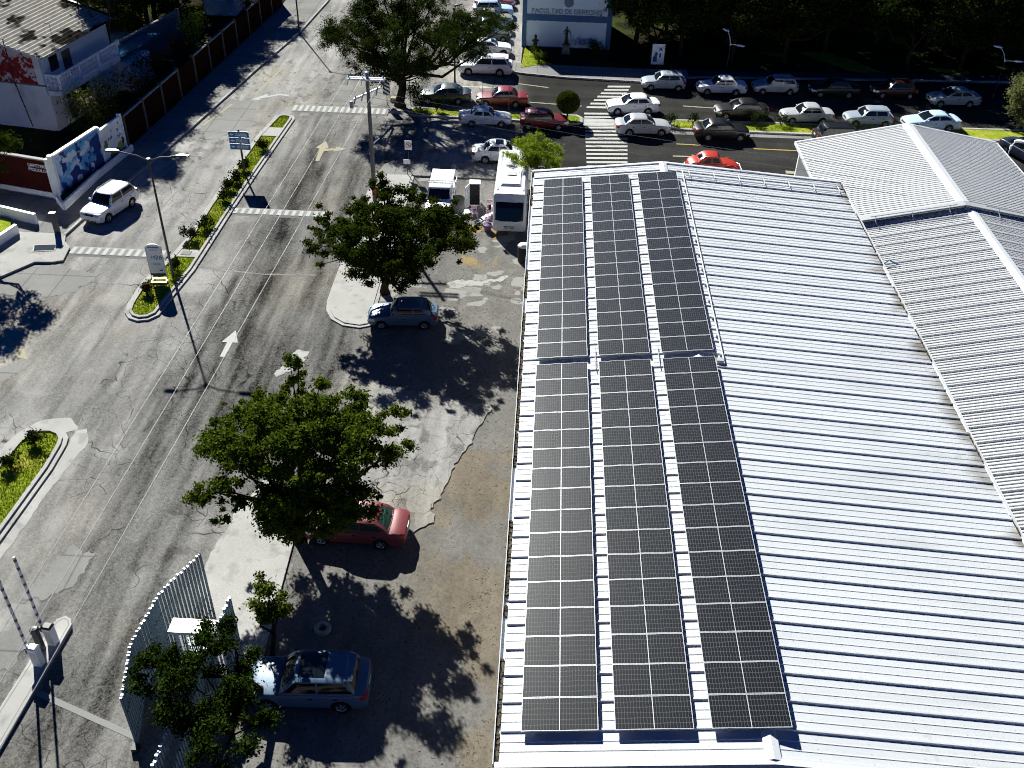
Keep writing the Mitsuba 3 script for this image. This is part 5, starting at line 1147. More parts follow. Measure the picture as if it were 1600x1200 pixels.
def wheel_kit(r, w):
    ty = lathe([(r * .62, -w / 2), (r * .92, -w / 2), (r, -w * .3), (r, w * .3), (r * .92, w / 2), (r * .62, w / 2), (r * .62, -w / 2)], 22)
    rim = [lathe([(r * .52, w * .30), (r * .64, w * .46), (r * .64, -w * .3), (r * .52, -w * .3)], 20), lathe([(0, w * .36), (.055, w * .36), (.06, w * .1), (0, w * .1)], 12)]
    for i in range(5):
        a = i * 2 * math.pi / 5; rim.append(mv(box(.03, r * .6, -.035, .035, w * .2, w * .34), rz=a))
    disc = lathe([(0, w * .05), (r * .6, w * .05)], 20)
    rot = lambda m, s: (lambda v, f: (np.stack([v[:, 0], -v[:, 2] * -s, v[:, 1] * s], 1), f))(*tri(m))
    return {s: (rot(ty, s), rot(cat(rim), s), rot(disc, s)) for s in (1, -1)}

def car_kit(L=4.4, W=1.7, H=1.46, belt=.94, hood=.86, deck=.95, wf=1.0, tf=.30, tr=-.85, wr=-1.5, r=.30, wb=2.55, fo=.82, nose=.22, tail=.16, tumble=.17, doors=4, rails=False, spoiler=False, sunroof=None, round_=0.0, box_=0.0, quarter=False):
    """Parts of a car: nose to +x. wf/wr: foot of the windscreen and rear glass, tf/tr: their tops."""
    a, z = L / 2, -L / 2; w = W / 2; g = .20
    st = [(z, deck - tail, w * (.70 + box_), .36), (z + .05, deck - tail * .55, w * (.86 + box_ * .6), .27), (z + .22, deck - .045, w * .965, g), (z + .5, deck, w, g), (min(wr, tr) if wr > z + .55 else z + .62, (deck if wr > z + .55 else belt), w, g), (tr * .6, belt + .01, w, g), (0, belt, w, g), (wf * .75, belt - .01, w, g),
          (wf + .06, max(hood, belt - .05), w, g), (a - .55, hood - .015, w * .985, g), (a - .26, hood - .075, w * .94, .21), (a - .08, hood - nose * .75, w * (.84 + box_ * .5), .25), (a, hood - nose - .1, w * (.68 + box_), .33)]
    st = sorted(st, key=lambda s: s[0])
    body = body_loft(st, g)
    xs = (a - fo, a - fo - wb)
    for x in xs:
        for s in (1, -1):
            c = m3.Manifold.cylinder(.34, r + .055, r + .055, 28).rotate([90, 0, 0]).translate([x, (w + .05) if s > 0 else -(w + .05) + .34, r])
            body = body - c
    # cabin
    wb_, wt = w * .95, w * .95 - tumble
    def ring(x0, x1, hw, zz, cv):
        return [(x0 - cv * (y / hw) ** 2 * .12 if True else 0, y, zz) for y in np.linspace(-hw, hw, 7)] + [(x1 + cv * (y / hw) ** 2 * .10, y, zz) for y in np.linspace(-hw, hw, 7)]
    mid = lambda t, p, q: p + (q - p) * t
    bm = H - belt
    pts = ring(wf, wr, wb_, belt - .12, .8) + ring(mid(.52, wf, tf) + .03, mid(.52, wr, tr) - .02, mid(.45, wb_, wt), belt + bm * .50, .8) + ring(tf + .03, tr - .03, wt + .02, H - .07, 1.1) + ring(tf - .12, tr + .10, wt - .07, H - .015, 1.2) + ring(tf - .35, tr + .35, wt * .6, H, 1.2)
    K = hull(pts)
    xF = lambda q: np.interp(q, [belt - .12, belt + bm * .5, H - .07], [wf, mid(.52, wf, tf) + .03, tf + .03]); xR = lambda q: np.interp(q, [belt - .12, belt + bm * .5, H - .07], [wr, mid(.52, wr, tr) - .02, tr - .03])
    z1, z2 = belt + .045, H - .125
    bp = (tf + tr) / 2 + .12 if doors == 4 else (tf + tr) / 2 - .15
    fr = [(xF(z1) - .20, z1), (xF(z2) - .13, z2), (bp + .035, z2), (bp + .035, z1)]
    rear_cut = .30 if (tr - wr) > .35 else .16
    if quarter: rear_cut = .12
    rw = [(bp - .035, z1), (bp - .035, z2), (xR(z2) + .14 + .04, z2), (xR(z1) + rear_cut, z1 + .03)]
    sides = [('side_window', fr), ('side_window', rw)]
    hwz = lambda q: np.interp(q, [belt - .12, belt + bm * .5, H - .07], [wb_, mid(.45, wb_, wt), wt + .02])
    ws = [(-hwz(z1) + .09, z1 - .10), (hwz(z1) - .09, z1 - .10), (hwz(z2) - .12, H - .085), (-hwz(z2) + .12, H - .085)]
    rs = [(-hwz(z1) + .14, z1 + .01), (hwz(z1) - .14, z1 + .01), (hwz(z2) - .17, H - .10), (-hwz(z2) + .17, H - .10)]
    cx, cz = (wf + wr) / 2, (belt + H) / 2
    G = K.translate([-cx, 0, -cz]).scale([.988, .985, .985]).translate([cx, 0, cz])
    prs = {'windscreen': extr_yz(ws, tf - .10, a), 'rear_window': extr_yz(rs, z, tr + .10)}
    shell = K
    for n_, P_ in prs.items(): shell = shell - P_
    for n_, q in sides: shell = shell - extr_xz(q, -w - .1, w + .1)
    lowbelt = cube(z, a, -w, w, 0, belt - .03)
    kit = [('body', body, 'paint', 32), ('roof', shell - lowbelt, 'paint', 32)]
    for n_, P_ in prs.items(): kit.append((n_, (G ^ P_), 'glass', 25))
    for s in (1, -1):
        for n_, q in sides: kit.append((n_, (G ^ extr_xz(q, .25 if s > 0 else -w - .1, w + .1 if s > 0 else -.25)), 'glass', 25))
    bc = lambda b_, sx=1.004, sy=1.010: body.translate([0, 0, -.6]).scale([sx, sy, 1.006]).translate([0, 0, .6]) ^ b_
    hl = hood - nose
    for s in (1, -1):
        ya, yb = (w * .42, w + .1) if s > 0 else (-w - .1, -w * .42)
        kit.append(('headlight', bc(cube(a - .42, a + .1, ya, yb, hl - .10, hl + .075)), 'm_headlight', 30))
        yc, yd = (w * .55, w + .1) if s > 0 else (-w - .1, -w * .55)
        kit.append(('taillight', bc(cube(z - .1, z + .24, yc, yd, deck - .30, deck - .10)), 'm_taillight', 30))
        kit.append(('sill', bc(cube(xs[1] + r + .06, xs[0] - r - .06, w * .7 if s > 0 else -w - .1, w + .1 if s > 0 else -w * .7, .1, .27), 1.0), 'm_trimblack', 30))
        m = m3.Manifold.sphere(1, 14).scale([.075, .10, .065]).translate([xF(z1) - .20, s * (wb_ + .10), belt + .10]); kit.append(('mirror', m, 'paint', 40))
        for hx in ((tf + tr) / 2 + .28, (tf + tr) / 2 - .62)[: (2 if doors == 4 else 1)]: kit.append(('door_handle', cube(hx, hx + .17, s * w - .02 if s > 0 else s * w - .018, s * w + .018 if s > 0 else s * w + .02, belt - .20, belt - .165), 'm_trimblack', False))
    kit.append(('grille', bc(cube(a - .3, a + .1, -w * .38, w * .38, hl - .10, hl + .02)), 'm_trimblack', 30)); kit.append(('lower_grille', bc(cube(a - .3, a + .1, -w * .55, w * .55, .30, .40)), 'm_trimblack', 30))
    kit.append(('number_plate', cube(a - .005, a + .02, -.20, .20, .44, .56), 'm_plate', False)); kit.append(('number_plate', cube(z - .02, z + .01, -.20, .20, deck - .28, deck - .15), 'm_plate', False))
    for s in (1, -1): kit.append(('wiper', mv(bar((xF(z1) + .02, s * .32, z1 - .06), (xF(z1) - .22, s * .05, z1 + .18), .02, .02)), 'm_trimblack', False))
    if rails:
        for s in (1, -1): kit.append(('roof_rail', tube([(tf - .1, s * (wt - .06), H - .02), (tf - .25, s * (wt - .06), H + .05), (tr + .2, s * (wt - .06), H + .05), (tr + .1, s * (wt - .06), H - .03)], .022, 6), 'm_trimblack', True))
    if spoiler: kit.append(('spoiler', hull([(tr + .10, y, H - .05) for y in (-wt + .05, wt - .05)] + [(tr - .22, y, H - .085) for y in (-wt + .1, wt - .1)] + [(tr - .22, y, H - .115) for y in (-wt + .1, wt - .1)] + [(tr + .10, y, H - .10) for y in (-wt + .05, wt - .05)]), 'paint', False))
    if sunroof: kit.append(('sunroof', (K.translate([0, 0, .006]) ^ cube(sunroof[0], sunroof[1], -wt + .14, wt - .14, H - .2, H + .1)), 'glass', 25))
    wk = wheel_kit(r, .20)
    for x in xs:
        for s in (1, -1):
            off = T().translate([x, s * (w - .11), r])
            t, rm, dk = wk[s]
            kit += [('wheel__tyre', t, 'm_tyre', 30, off), ('wheel__rim', rm, 'm_rim', 30, off), ('wheel__hub_cover', dk, 'm_trimblack', False, off)]
    kit.append(('underside', cube(z + .3, a - .3, -w + .3, w - .3, .14, .3), 'm_black', False))
    return [(k_[0], tri(k_[1])) + tuple(k_[2:]) for k_ in kit]

KITS = dict(
    sedan=car_kit(), newsedan=car_kit(L=4.5, W=1.74, H=1.47, belt=.98, hood=.90, deck=1.02, wf=1.12, tf=.22, tr=-1.0, wr=-1.72, r=.32, wb=2.6, tail=.2),
    coupe=car_kit(L=4.75, W=1.84, H=1.40, belt=.95, hood=.85, deck=1.0, wf=1.15, tf=.15, tr=-1.0, wr=-1.95, r=.34, wb=2.8, tail=.2, tumble=.22), boxy=car_kit(L=4.33, W=1.65, H=1.38, belt=.90, hood=.82, deck=.91, wf=.88, tf=.28, tr=-.85, wr=-1.32, r=.28, wb=2.43, nose=.16, tail=.10, box_=.10),
    hatch=car_kit(L=3.95, W=1.67, H=1.46, belt=.94, hood=.86, deck=.98, wf=.92, tf=.25, tr=-1.35, wr=-1.75, r=.29, wb=2.47, fo=.80, tail=.12, doors=4, box_=.04, spoiler=True), hatch3=car_kit(L=4.02, W=1.66, H=1.42, belt=.92, hood=.85, deck=.96, wf=.85, tf=.22, tr=-1.15, wr=-1.78, r=.29, wb=2.47, fo=.80, tail=.12, doors=2, box_=.04, spoiler=True),
    suv=car_kit(L=4.25, W=1.76, H=1.66, belt=1.06, hood=1.0, deck=1.12, wf=.98, tf=.42, tr=-1.62, wr=-1.95, r=.34, wb=2.5, nose=.2, tail=.12, tumble=.15, rails=True, box_=.10, quarter=True), bigsuv=car_kit(L=4.95, W=1.86, H=1.68, belt=1.05, hood=1.0, deck=1.12, wf=1.15, tf=.42, tr=-1.85, wr=-2.25, r=.36, wb=2.85, fo=.95, nose=.2, tail=.14, tumble=.18, rails=True, box_=.06, spoiler=True, quarter=True),
    darksuv=car_kit(L=4.55, W=1.84, H=1.64, belt=1.03, hood=.98, deck=1.10, wf=1.08, tf=.35, tr=-1.55, wr=-2.0, r=.35, wb=2.7, fo=.9, nose=.2, tail=.14, tumble=.18, spoiler=True, sunroof=(-.75, .22), quarter=True, box_=.04), wagon=car_kit(L=4.0, W=1.66, H=1.44, belt=.93, hood=.85, deck=.97, wf=.85, tf=.25, tr=-1.55, wr=-1.85, r=.28, wb=2.45, fo=.78, tail=.10, box_=.06, rails=True),
    jetta=car_kit(L=4.4, W=1.73, H=1.45, belt=.94, hood=.87, deck=.98, wf=1.0, tf=.38, tr=-.80, wr=-1.45, r=.31, wb=2.51, fo=.86, tail=.14, sunroof=(-.38, .22), tumble=.19))

def place(kit, name, label, cat_, x, y, rz, slots, group=None):
    k = thing(name, label, cat_, group); tw = xf(x, y, 0, rz)
    wi = {}
    seen = {}
    for p in kit:
        nm, mesh, slot, sm = p[:4]; m = slots.get(slot, slot); w_ = tw @ p[4] if len(p) > 4 else tw
        if nm.startswith('wheel__'):
            n_ = seen.get(nm, 0); seen[nm] = n_ + 1; nm = ('wheel' if n_ == 0 else f'wheel_{n_:03d}') + nm[5:]
            put(k + '__' + nm, mesh, m, sm, w_)
        else: part(k, nm, mesh, m, sm, w_)
    return k

def vehicles():
    P = math.pi
    def car(kit, x, y, rz, paint, label, cat_='car', glass='m_glass', group=None, name='parked_car'): place(KITS[kit], name, label, cat_, x, y, rz, {'paint': 'm_paint_' + paint, 'glass': glass}, group)
    G1, G2, G3, G4, G5 = 'cars by the acacia median', 'cars in the faculty car park', 'cars on the zebra crossing', 'cars parked along the shaded far kerb', 'cars parked in the tree lot'
    car('newsedan', -8.75, 64.75, P + .06, 'teal', 'dark teal sedan parked under the acacia behind the lamp pole', group=G1)
    car('sedan', -3.85, 64.65, P + .05, 'red', 'dark red sedan facing left beside the teal sedan', group=G1)
    car('boxy', -5.0, 60.25, .06, 'white', 'boxy white old sedan in the acacia shadow, nose to the right', group=G1)
    car('hatch', -.15, 60.15, .05, 'darkred', 'red hatchback with pinkish roof left of the topiary ball', group=G1)
    car('jetta', -3.35, 53.35, .06, 'white', 'white sedan with a dark sunroof behind the minibus', group=G1)
    car('bigsuv', -5.75, 72.15, P + .02, 'white', 'big white sport utility car with roof rails at the car park entrance', 'car', group=G2)
    car('newsedan', -5.85, 77.45, .12, 'white', 'white sedan with dark windows, first in the car park row', group=G2)
    car('sedan', -6.05, 81.6, .12, 'greygreen', 'grey-green sedan with a greenish windscreen, second in the car park row', glass='m_glassgreen', group=G2)
    car('sedan', -6.0, 84.2, .12, 'teal', 'dark teal car, third in the car park row', group=G2); car('sedan', -6.1, 86.9, .12, 'beige', 'beige sedan, fourth in the car park row', group=G2)
    car('suv', -6.1, 89.6, .12, 'paleblue', 'pale blue and white hatchback, fifth in the car park row', group=G2); car('sedan', -6.1, 92.7, .12, 'pinkred', 'dusky pink sedan, sixth in the car park row', group=G2)
    car('newsedan', -6.1, 95.6, .12, 'silver', 'silver car at the top edge of the car park row', group=G2)
    car('newsedan', 7.3, 64.2, P + .14, 'white', 'pearl white sedan crossing the upper zebra stripes, facing left', group=G3)
    car('newsedan', 7.85, 59.75, .10, 'silver', 'silver sedan on the lower zebra stripes with red tail lights', group=G3)
    car('hatch', 10.35, 70.15, P + .05, 'silverblue', 'silver hatchback in the shade right of the zebra crossing', group=G4); car('sedan', 15.5, 69.65, P + .06, 'white', 'white sedan behind the thin lamp post in the shade', group=G4)
    car('wagon', 20.35, 70.35, P + .07, 'silver', 'small silver station wagon at the shaded far kerb', group=G4)
    car('newsedan', 16.45, 64.1, P + .08, 'black', 'dark car with a bright windscreen in the middle of the shaded street', group=G4)
    car('newsedan', 14.2, 59.45, .06, 'black', 'black sedan in the sun behind the silver sedan, nose to the right', group=G4)
    car('sedan', 21.9, 63.75, P + .08, 'silver', 'silver sedan in the shade left of the small hatchback', group=G4); car('hatch', 27.0, 63.65, P + .05, 'silverblue', 'silver hatchback above the far end of the ribbed roof', group=G4)
    car('coupe', 32.15, 63.25, P + .10, 'paleblue', 'pale blue fastback right above the roof ridge', group=G4); car('newsedan', 35.85, 69.05, P + .09, 'silverblue', 'blue-silver sedan furthest right in the shade', group=G4)
    car('bigsuv', 24.0, 59.0, .06, 'black', 'black sport utility car half hidden by the ribbed roof', group=G4)
    car('sedan', 25.6, 70.2, P + .06, 'black', 'black sedan hardly visible in the deep shade', group=G4); car('hatch', 31.0, 70.6, P + .06, 'winered', 'dark red hatchback glinting in the deep shade', group=G4)
    car('sedan', 38.0, 57.9, -1.2, 'navy', 'navy car at the right edge beyond the ribbed roof', group=G4)
    car('suv', -29.25, 42.15, -1.86, 'white', 'white compact sport utility car parked on the left pavement kerb', name='kerbside_car')
    car('hatch3', -7.75, 30.35, P + .07, 'blue', 'steel blue three-door hatchback under the laurel', group=G5); car('newsedan', -7.5, 13.35, P - .03, 'pinkred', 'faded red sedan with green windows under the leafy laurel', glass='m_glassgreen', group=G5)
    car('darksuv', -7.9, 5.15, P + .03, 'blue', 'blue car with a long black glass roof near the bottom edge', group=G5)
    # rounded beetle car
    L, w = 4.05, .77
    st = [(-2.02, .62, .45, .36), (-1.9, .80, .60, .3), (-1.55, .98, .70, .22), (-1.1, 1.02, .77, .2), (-.2, .93, .77, .2), (.55, .90, .76, .2), (1.0, .86, .66, .22), (1.5, .76, .56, .25), (1.85, .6, .44, .3), (1.98, .5, .3, .36)]
    body = body_loft(st, .2); K = hull([(x, y, z) for x0, x1, hw, z in ((.62, -1.35, .70, .85), (.45, -1.15, .66, 1.15), (.22, -.8, .56, 1.40), (.0, -.55, .42, 1.49)) for x in (x0, x1) for y in np.linspace(-hw, hw, 6)])
    kit = [('body', body, 'paint', 35)]
    q1, q2 = [(.40, .98), (.22, 1.30), (-.22, 1.32), (-.22, .98)], [(-.30, .98), (-.30, 1.32), (-.62, 1.28), (-.92, .98)]
    sh = K; gl = K.translate([0, 0, -1.1]).scale([.985, .98, .98]).translate([0, 0, 1.1]); prs = {'windscreen': extr_yz([(-.55, .98), (.55, .98), (.42, 1.34), (-.42, 1.34)], .25, 2), 'rear_window': extr_yz([(-.38, 1.08), (.38, 1.08), (.3, 1.32), (-.3, 1.32)], -2, -.7)}
    for p in prs.values(): sh = sh - p
    for q in (q1, q2): sh = sh - extr_xz(q, -1, 1)
    kit.append(('roof', sh, 'paint', 35))
    for n_, p in prs.items(): kit.append((n_, gl ^ p, 'glass', 25))
    for s in (1, -1):
        for q in (q1, q2): kit.append(('side_window', gl ^ extr_xz(q, .2 if s > 0 else -1, 1 if s > 0 else -.2), 'glass', 25))
        for x, rr in ((1.18, .46), (-1.2, .48)):
            kit.append(('fender', (m3.Manifold.sphere(1, 24).scale([rr + .08, .26, rr]).translate([x, s * .66, .40]) ^ cube(-3, 3, -1, 1, .26, 2)) - m3.Manifold.cylinder(.5, .35, .35, 24).rotate([90, 0, 0]).translate([x, .95 if s > 0 else -.45, .31]), 'paint', 40))
        kit.append(('headlight', m3.Manifold.sphere(.10, 14).translate([1.52, s * .62, .66]), 'm_headlight', 40)); kit.append(('running_board', cube(-.75, .75, .62 if s > 0 else -.80, .80 if s > 0 else -.62, .26, .31), 'm_trimblack', False))
    kit.append(('bumper', tube([(1.9, -.75, .42), (2.1, -.5, .42), (2.1, .5, .42), (1.9, .75, .42)], .045, 8), 'm_rim', True)); kit.append(('bumper', tube([(-1.9, -.75, .42), (-2.1, -.5, .42), (-2.1, .5, .42), (-1.9, .75, .42)], .045, 8), 'm_rim', True))
    wk = wheel_kit(.31, .17)
    for x in (1.18, -1.2):
        for s in (1, -1):
            off = T().translate([x, s * .66, .31]); t, rm, dk = wk[s]; kit += [('wheel__tyre', t, 'm_tyre', 30, off), ('wheel__rim', rm, 'm_rim', 30, off), ('wheel__hub_cover', dk, 'm_rim', False, off)]
    kit = [(k_[0], tri(k_[1])) + tuple(k_[2:]) for k_ in kit]
    place(kit, 'parked_car', 'orange-red rounded old beetle car just behind the solar hall roof', 'car', 12.75, 52.85, .04, {'paint': 'm_paint_orange', 'glass': 'm_glass'})
    # minibus, nose towards the camera
    Lb, wb_, Hb = 8.0, 1.12, 2.85
    pts = []
    for x, hw, z0, z1 in ((-4.0, 1.04, .5, 2.62), (-3.85, 1.12, .42, 2.74), (3.2, 1.12, .40, 2.76), (3.75, 1.08, .40, 2.0), (4.0, .98, .45, 1.05)):
        pts += [(x, y, z) for y, z in ((-hw, z0), (hw, z0), (hw, (z0 + z1) * .5), (-hw, (z0 + z1) * .5), (hw * .97, z1 - .16), (-hw * .97, z1 - .16), (hw * .86, z1), (-hw * .86, z1))]
    B = hull(pts + [(0, -.9, Hb - .04), (0, .9, Hb - .04)]); big = B.translate([0, 0, -1.5]).scale([1.003, 1.006, 1.004]).translate([0, 0, 1.5])
    for x in (2.35, -2.3):
        for s in (1, -1): B = B - m3.Manifold.cylinder(.5, .47, .47, 28).rotate([90, 0, 0]).translate([x, 1.3 if s > 0 else -.8, .42])
    kit = [('body', B, 'paint', 30), ('windscreen', big ^ extr_yz([(-.93, 1.22), (-.5, 1.14), (.5, 1.14), (.93, 1.22), (.9, 2.32), (-.9, 2.32)], 2.9, 5), 'glass', 20)]
    for s in (1, -1):
        for i in range(4): kit.append(('side_window', big ^ extr_xz([(2.5 - i * 1.6, 1.45), (2.5 - i * 1.6, 2.25), (1.05 - i * 1.6, 2.25), (1.05 - i * 1.6, 1.45)], .9 if s > 0 else -2, 2 if s > 0 else -.9), 'glass', 20))
        kit.append(('headlight', m3.Manifold.sphere(1, 14).scale([.06, .11, .11]).translate([3.94, s * .78, .72]), 'm_headlight', 40)); kit.append(('indicator', m3.Manifold.sphere(1, 12).scale([.05, .06, .06]).translate([3.95, s * .95, .60]), 'm_trimblack', 40))
        kit.append(('mirror', hull([(3.5 + a, s * 1.32 + b, 1.9 + c) for a in (-.06, .06) for b in (-.09, .09) for c in (-.18, .18)]), 'm_trimblack', False)); kit.append(('roof_ledge', bar((-3.6, s * .86, 2.79), (2.7, s * .86, 2.79), .10, .07), 'paint', False))
    kit += [('air_unit', hull([(x, y, z) for x, h in ((-.2, 0), (2.2, 0)) for y in (-.72, .72) for z in (2.76,)] + [(x, y, 2.92) for x in (.0, 2.0) for y in (-.6, .6)]), 'paint', False), ('roof_hatch', cube(.2, .75, -.32, .32, 2.92, 2.97), 'm_greyplastic', False), ('roof_slot', cube(-3.1, -2.7, -.3, .2, 2.77, 2.83), 'm_trimblack', False),
            ('grille', big ^ cube(3.5, 5, -.36, .36, .74, .80), 'm_trimblack', False), ('grille', big ^ cube(3.5, 5, -.30, .30, .64, .69), 'm_trimblack', False), ('emblem', m3.Manifold.sphere(1, 14).scale([.03, .12, .08]).translate([4.0, 0, .67]), 'm_plate', 40),
            ('number_plate', cube(4.0, 4.02, -.2, .2, .48, .58), 'm_plate', False), ('wiper', bar((3.72, .05, 2.32), (3.80, -.02, 2.2), .05, .04), 'm_trimblack', False), ('dash_paper', hull([(3.86, -.8, 1.30), (3.90, -.35, 1.24), (3.78, -.75, 1.55), (3.80, -.68, 1.52), (3.84, -.8, 1.30), (3.88, -.35, 1.24), (3.80, -.75, 1.56)]), 'm_white', False)]
    wk = wheel_kit(.40, .24)
    for x in (2.35, -2.3):
        for s in (1, -1):
            off = T().translate([x, s * .98, .40]); t, rm, dk = wk[s]; kit += [('wheel__tyre', t, 'm_tyre', 30, off), ('wheel__rim', rm, 'm_rim', 30, off), ('wheel__hub_cover', dk, 'm_rim', False, off)]
    kit = [(k_[0], tri(k_[1])) + tuple(k_[2:]) for k_ in kit]
    place(kit, 'minibus', 'white minibus facing the camera between the scrap pile and the solar hall', 'minibus', -2.15, 45.1, -P / 2, {'paint': 'm_paint_white', 'glass': 'm_glass'})
    # flatbed truck
    st = [(-.3, 1.10, .88, .42), (.0, 1.12, .90, .38), (.9, 1.12, .90, .38), (1.0, 1.08, .90, .38), (1.9, 1.02, .88, .38), (2.2, .94, .84, .40), (2.32, .75, .78, .45)]
    body = body_loft(st, .38)
    for s in (1, -1): body = body - m3.Manifold.cylinder(.34, .40, .40, 26).rotate([90, 0, 0]).translate([1.55, .98 if s > 0 else -.64, .36])
    K = hull([(x, y, z) for x0, x1, hw, z in ((1.05, -.25, .86, 1.0), (.78, -.2, .80, 1.45), (.5, -.12, .74, 1.74), (.3, .0, .6, 1.79)) for x in (x0, x1) for y in (-hw, 0, hw)])
    prs = {'windscreen': extr_yz([(-.76, 1.12), (.76, 1.12), (.66, 1.66), (-.66, 1.66)], .4, 3), 'rear_window': extr_yz([(-.6, 1.2), (.6, 1.2), (.55, 1.6), (-.55, 1.6)], -1, -.1)}; sw = [(.82, 1.14), (.50, 1.62), (.0, 1.62), (-.08, 1.14)]
    sh = K - extr_xz(sw, -1, 1); gl = K.translate([0, 0, -1.4]).scale([.985, .985, .985]).translate([0, 0, 1.4])
    for p in prs.values(): sh = sh - p
    kit = [('body', body, 'paint', 32), ('cab_roof', sh, 'paint', 32)] + [(n_, gl ^ p, 'glass', 25) for n_, p in prs.items()]
    for s in (1, -1):
        kit.append(('side_window', gl ^ extr_xz(sw, .3 if s > 0 else -1, 1 if s > 0 else -.3), 'glass', 25)); kit.append(('headlight', cube(2.2, 2.36, .48 if s > 0 else -.74, .74 if s > 0 else -.48, .66, .82), 'm_headlight', False)); kit.append(('mirror', cube(.82, .92, .95 if s > 0 else -1.15, 1.15 if s > 0 else -.95, 1.2, 1.42), 'm_trimblack', False))
        kit.append(('bed_side', cube(-2.9, -.42, .86 if s > 0 else -.92, .92 if s > 0 else -.86, .72, 1.02), 'paint', False))
    kit += [('bed_floor', cube(-2.9, -.42, -.86, .86, .66, .74), 'm_greyplastic', False), ('head_board', cube(-.48, -.42, -.86, .86, .74, 1.7), 'paint', False), ('load_panel', hull([(x, y, z) for x in (-2.7, -.9) for y in (-.8, .8) for z in (1.55, 1.63)]), 'paint', False), ('load_frame', cat([tube([(x, y, .7), (x, y, 1.56)], .03, 6) for x in (-2.6, -1.0) for y in (-.72, .72)]), 'm_pole', False),
            ('bumper', cube(2.3, 2.42, -.84, .84, .42, .58), 'm_greyplastic', False), ('chassis', cube(-2.8, 1.6, -.45, .45, .40, .62), 'm_black', False), ('number_plate', cube(2.42, 2.44, -.2, .2, .45, .56), 'm_plate', False)]
    wk = wheel_kit(.35, .22)
    for x in (1.55, -1.9):
        for s in (1, -1):
            off = T().translate([x, s * .76, .35]); t, rm, dk = wk[s]; kit += [('wheel__tyre', t, 'm_tyre', 30, off), ('wheel__rim', rm, 'm_rim', 30, off), ('wheel__hub_cover', dk, 'm_rim', False, off)]
    kit = [(k_[0], tri(k_[1])) + tuple(k_[2:]) for k_ in kit]
    place(kit, 'flatbed_truck', 'white flatbed pickup truck facing the camera left of the scrap pile', 'truck', -7.1, 45.0, -P / 2, {'paint': 'm_paint_white', 'glass': 'm_glass'})
vehicles()

def litter():
    r = np.random.default_rng(88); V = []
    for _ in range(900):
        x, y = r.uniform(-6, -.2), r.uniform(-2, 40); q = r.uniform(.012, .035)
        if meshkit.noise(np.array([x * .7, y * .5, 4.])) < .45: continue
        V.append(mv(box(-q, q, -q * .7, q * .7, 0, q * .8), x, y, .005, r.uniform(0, 3)))
    key = put('gravel', cat(V), 'm_stone'); labels[key] = {'kind': 'stuff', 'label': 'loose stones scattered on the dirt strip'}
litter()

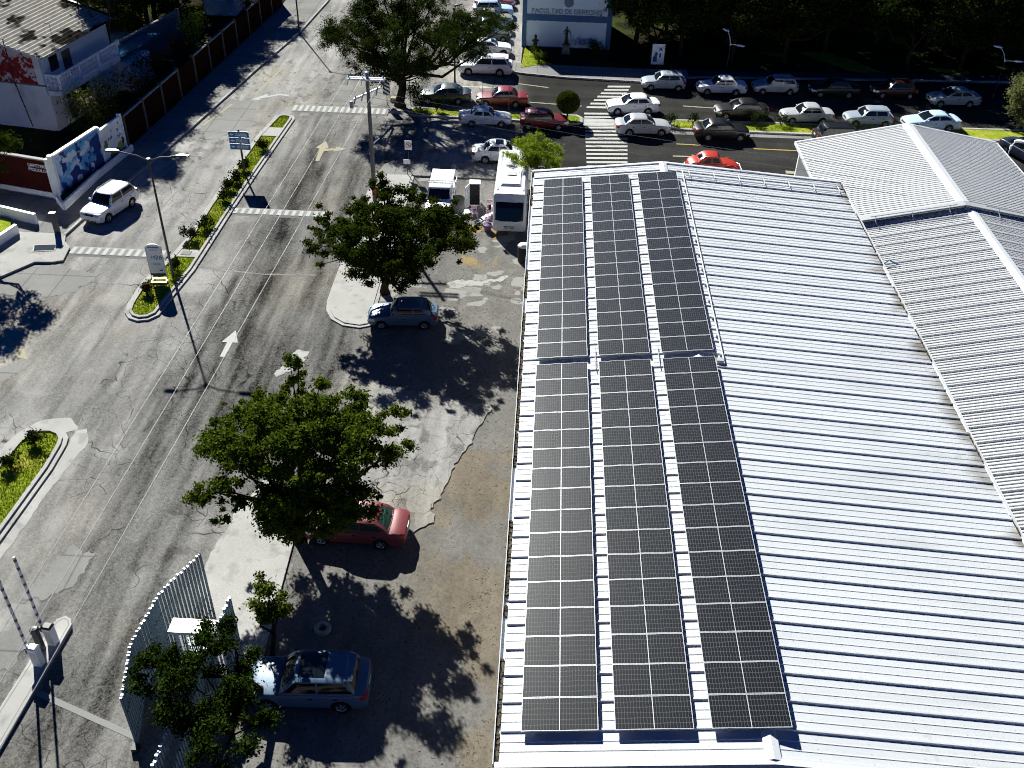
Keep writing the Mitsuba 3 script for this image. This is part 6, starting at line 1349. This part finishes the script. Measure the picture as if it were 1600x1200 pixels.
def scrap():
    k = thing('scrap_cabinet', 'white metal cabinet with a dark open front by the truck', 'cabinet')
    part(k, 'carcass', cat(box(-5.15, -4.35, 46.0, 46.05, .0, 1.7), box(-5.15, -5.10, 45.4, 46.0, 0, 1.7), box(-4.40, -4.35, 45.4, 46.0, 0, 1.7), box(-5.10, -4.40, 45.4, 46.0, 1.65, 1.7), box(-5.10, -4.40, 45.4, 46.0, 0, .1)), 'm_white')
    part(k, 'inside', box(-5.09, -4.41, 45.42, 45.99, .1, 1.6), 'm_black'); part(k, 'door', mv(box(0, .04, -.62, 0, .05, 1.68), -5.16, 45.38, 0, -.35), 'm_white')
    # broken school chairs: each one a thing
    def chair(label, x, y, rz, tip, mat):
        k = thing('broken_chair', label, 'chair', 'scrapped chairs beside the minibus')
        R_ = T().translate([x, y, .03]) @ T().rotate([0, 0, 1], math.degrees(rz)) @ T().rotate([1, 0, 0], tip)
        part(k, 'seat', box(-.2, .2, -.2, .2, .43, .46), mat, False, R_); part(k, 'backrest', box(-.2, .2, .19, .215, .62, .86), mat, False, R_)
        for a in (-.18, .18):
            part(k, 'leg', tube([(a, -.18, 0), (a, -.16, .43)], .016, 6), 'm_white', True, R_); part(k, 'leg', tube([(a, .20, 0), (a, .18, .43), (a, .21, .85)], .016, 6), 'm_white', True, R_)
    spec = [(-4.6, 43.5, .3, 0, 'm_pink', 'pinkish'), (-4.0, 43.8, 1.1, 70, 'm_white', 'white'), (-3.7, 43.1, -.4, 0, 'm_pink', 'pinkish'), (-4.5, 42.6, 2.2, 80, 'm_white', 'white'), (-3.9, 42.3, .8, 35, 'm_white', 'white'), (-5.2, 43.0, -1.0, 60, 'm_white', 'white'), (-3.6, 44.5, .2, 0, 'm_pink', 'pinkish')]
    where = ['upright, leftmost in the scrap pile', 'lying on its back in the middle of the pile', 'upright, close to the minibus front', 'toppled at the front of the pile', 'tilted at the front corner by the minibus', 'fallen over at the left foot of the pile', 'upright at the back of the pile']
    for (x, y, rz, tip, m, c), w_ in zip(spec, where): chair(f'{c} scrapped school chair {w_}', x, y, rz, tip, m)
    k = thing('scrap_board', 'pale warped board lying in the scrap pile', 'board'); part(k, 'board', hull([(-5.6, 44.2, .15), (-4.8, 44.4, .35), (-4.7, 43.9, .3), (-5.5, 43.7, .1), (-5.6, 44.2, .2), (-4.8, 44.4, .4), (-4.7, 43.9, .35), (-5.5, 43.7, .15)]), 'm_white')
    k = thing('purple_tub', 'mauve plastic tub at the front of the scrap pile', 'tub'); part(k, 'tub', mv(lathe([(0, 0), (.22, 0), (.3, .42), (.32, .42), (.32, .46), (.28, .46), (.22, .05), (0, .05)], 20), -3.6, 41.9, .02), 'm_tub', 40)
    k = thing('tilted_tank', 'grey drum with a white domed lid by the hall wall', 'tank')
    R_ = T().translate([-1.05, 38.0, .05]) @ T().rotate([1, 0, 0], -12)
    part(k, 'drum', lathe([(0, 0), (.38, 0), (.40, .1), (.40, .85), (.37, .95)], 22), 'm_black', 40, R_); part(k, 'lid', lathe([(.40, .90), (.41, 1.0), (.34, 1.1), (.18, 1.18), (0, 1.2)], 22), 'm_white', 40, R_)
    k = thing('wall_crate', 'white crate against the hall wall behind the drum', 'crate'); part(k, 'side', cat(box(-.75, -.3, 39.6, 40.2, 0, .06), box(-.75, -.7, 39.6, 40.2, .06, .5), box(-.35, -.3, 39.6, 40.2, .06, .5), box(-.7, -.35, 39.6, 39.65, .06, .5), box(-.7, -.35, 40.15, 40.2, .06, .5)), 'm_white')
    k = thing('white_van', 'white vehicle roof showing behind the bright young tree', 'van')
    B = hull([(x, y, z) for x, hw, z0, z1 in ((-1.6, .8, .4, 1.5), (-1.4, .85, .35, 1.75), (.9, .85, .35, 1.75), (1.7, .8, .4, 1.0)) for y, z in ((-hw, z0), (hw, z0), (hw * .9, z1), (-hw * .9, z1))]); R_ = xf(1.6, 47.6, 0, 0)
    part(k, 'body', B, 'm_paint_white', 30, R_); part(k, 'windscreen', B.translate([.01, 0, .006]) ^ cube(1.0, 1.6, -.65, .65, 1.1, 1.62), 'm_glass', 30, R_)
    wk = wheel_kit(.33, .2)
    for i, (x, s) in enumerate(((1.05, 1), (1.05, -1), (-1.0, 1), (-1.0, -1))):
        nm = 'wheel' if i == 0 else f'wheel_{i:03d}'; put(f'{k}__{nm}__tyre', wk[s][0], 'm_tyre', 30, R_ @ T().translate([x, s * .76, .33])); put(f'{k}__{nm}__rim', wk[s][1], 'm_rim', 30, R_ @ T().translate([x, s * .76, .33]))
    k = thing('spare_tyre', 'worn pale tyre lying in the dapple above the blue car', 'tyre'); part(k, 'tyre', mv(lathe([(.18, 0), (.3, 0), (.34, .06), (.34, .14), (.3, .2), (.18, .2), (.18, 0)], 22), -8.0, 8.0, .02), 'm_greyplastic', 40)
prin('m_tub', (.22, .10, .26), .5)
scrap()
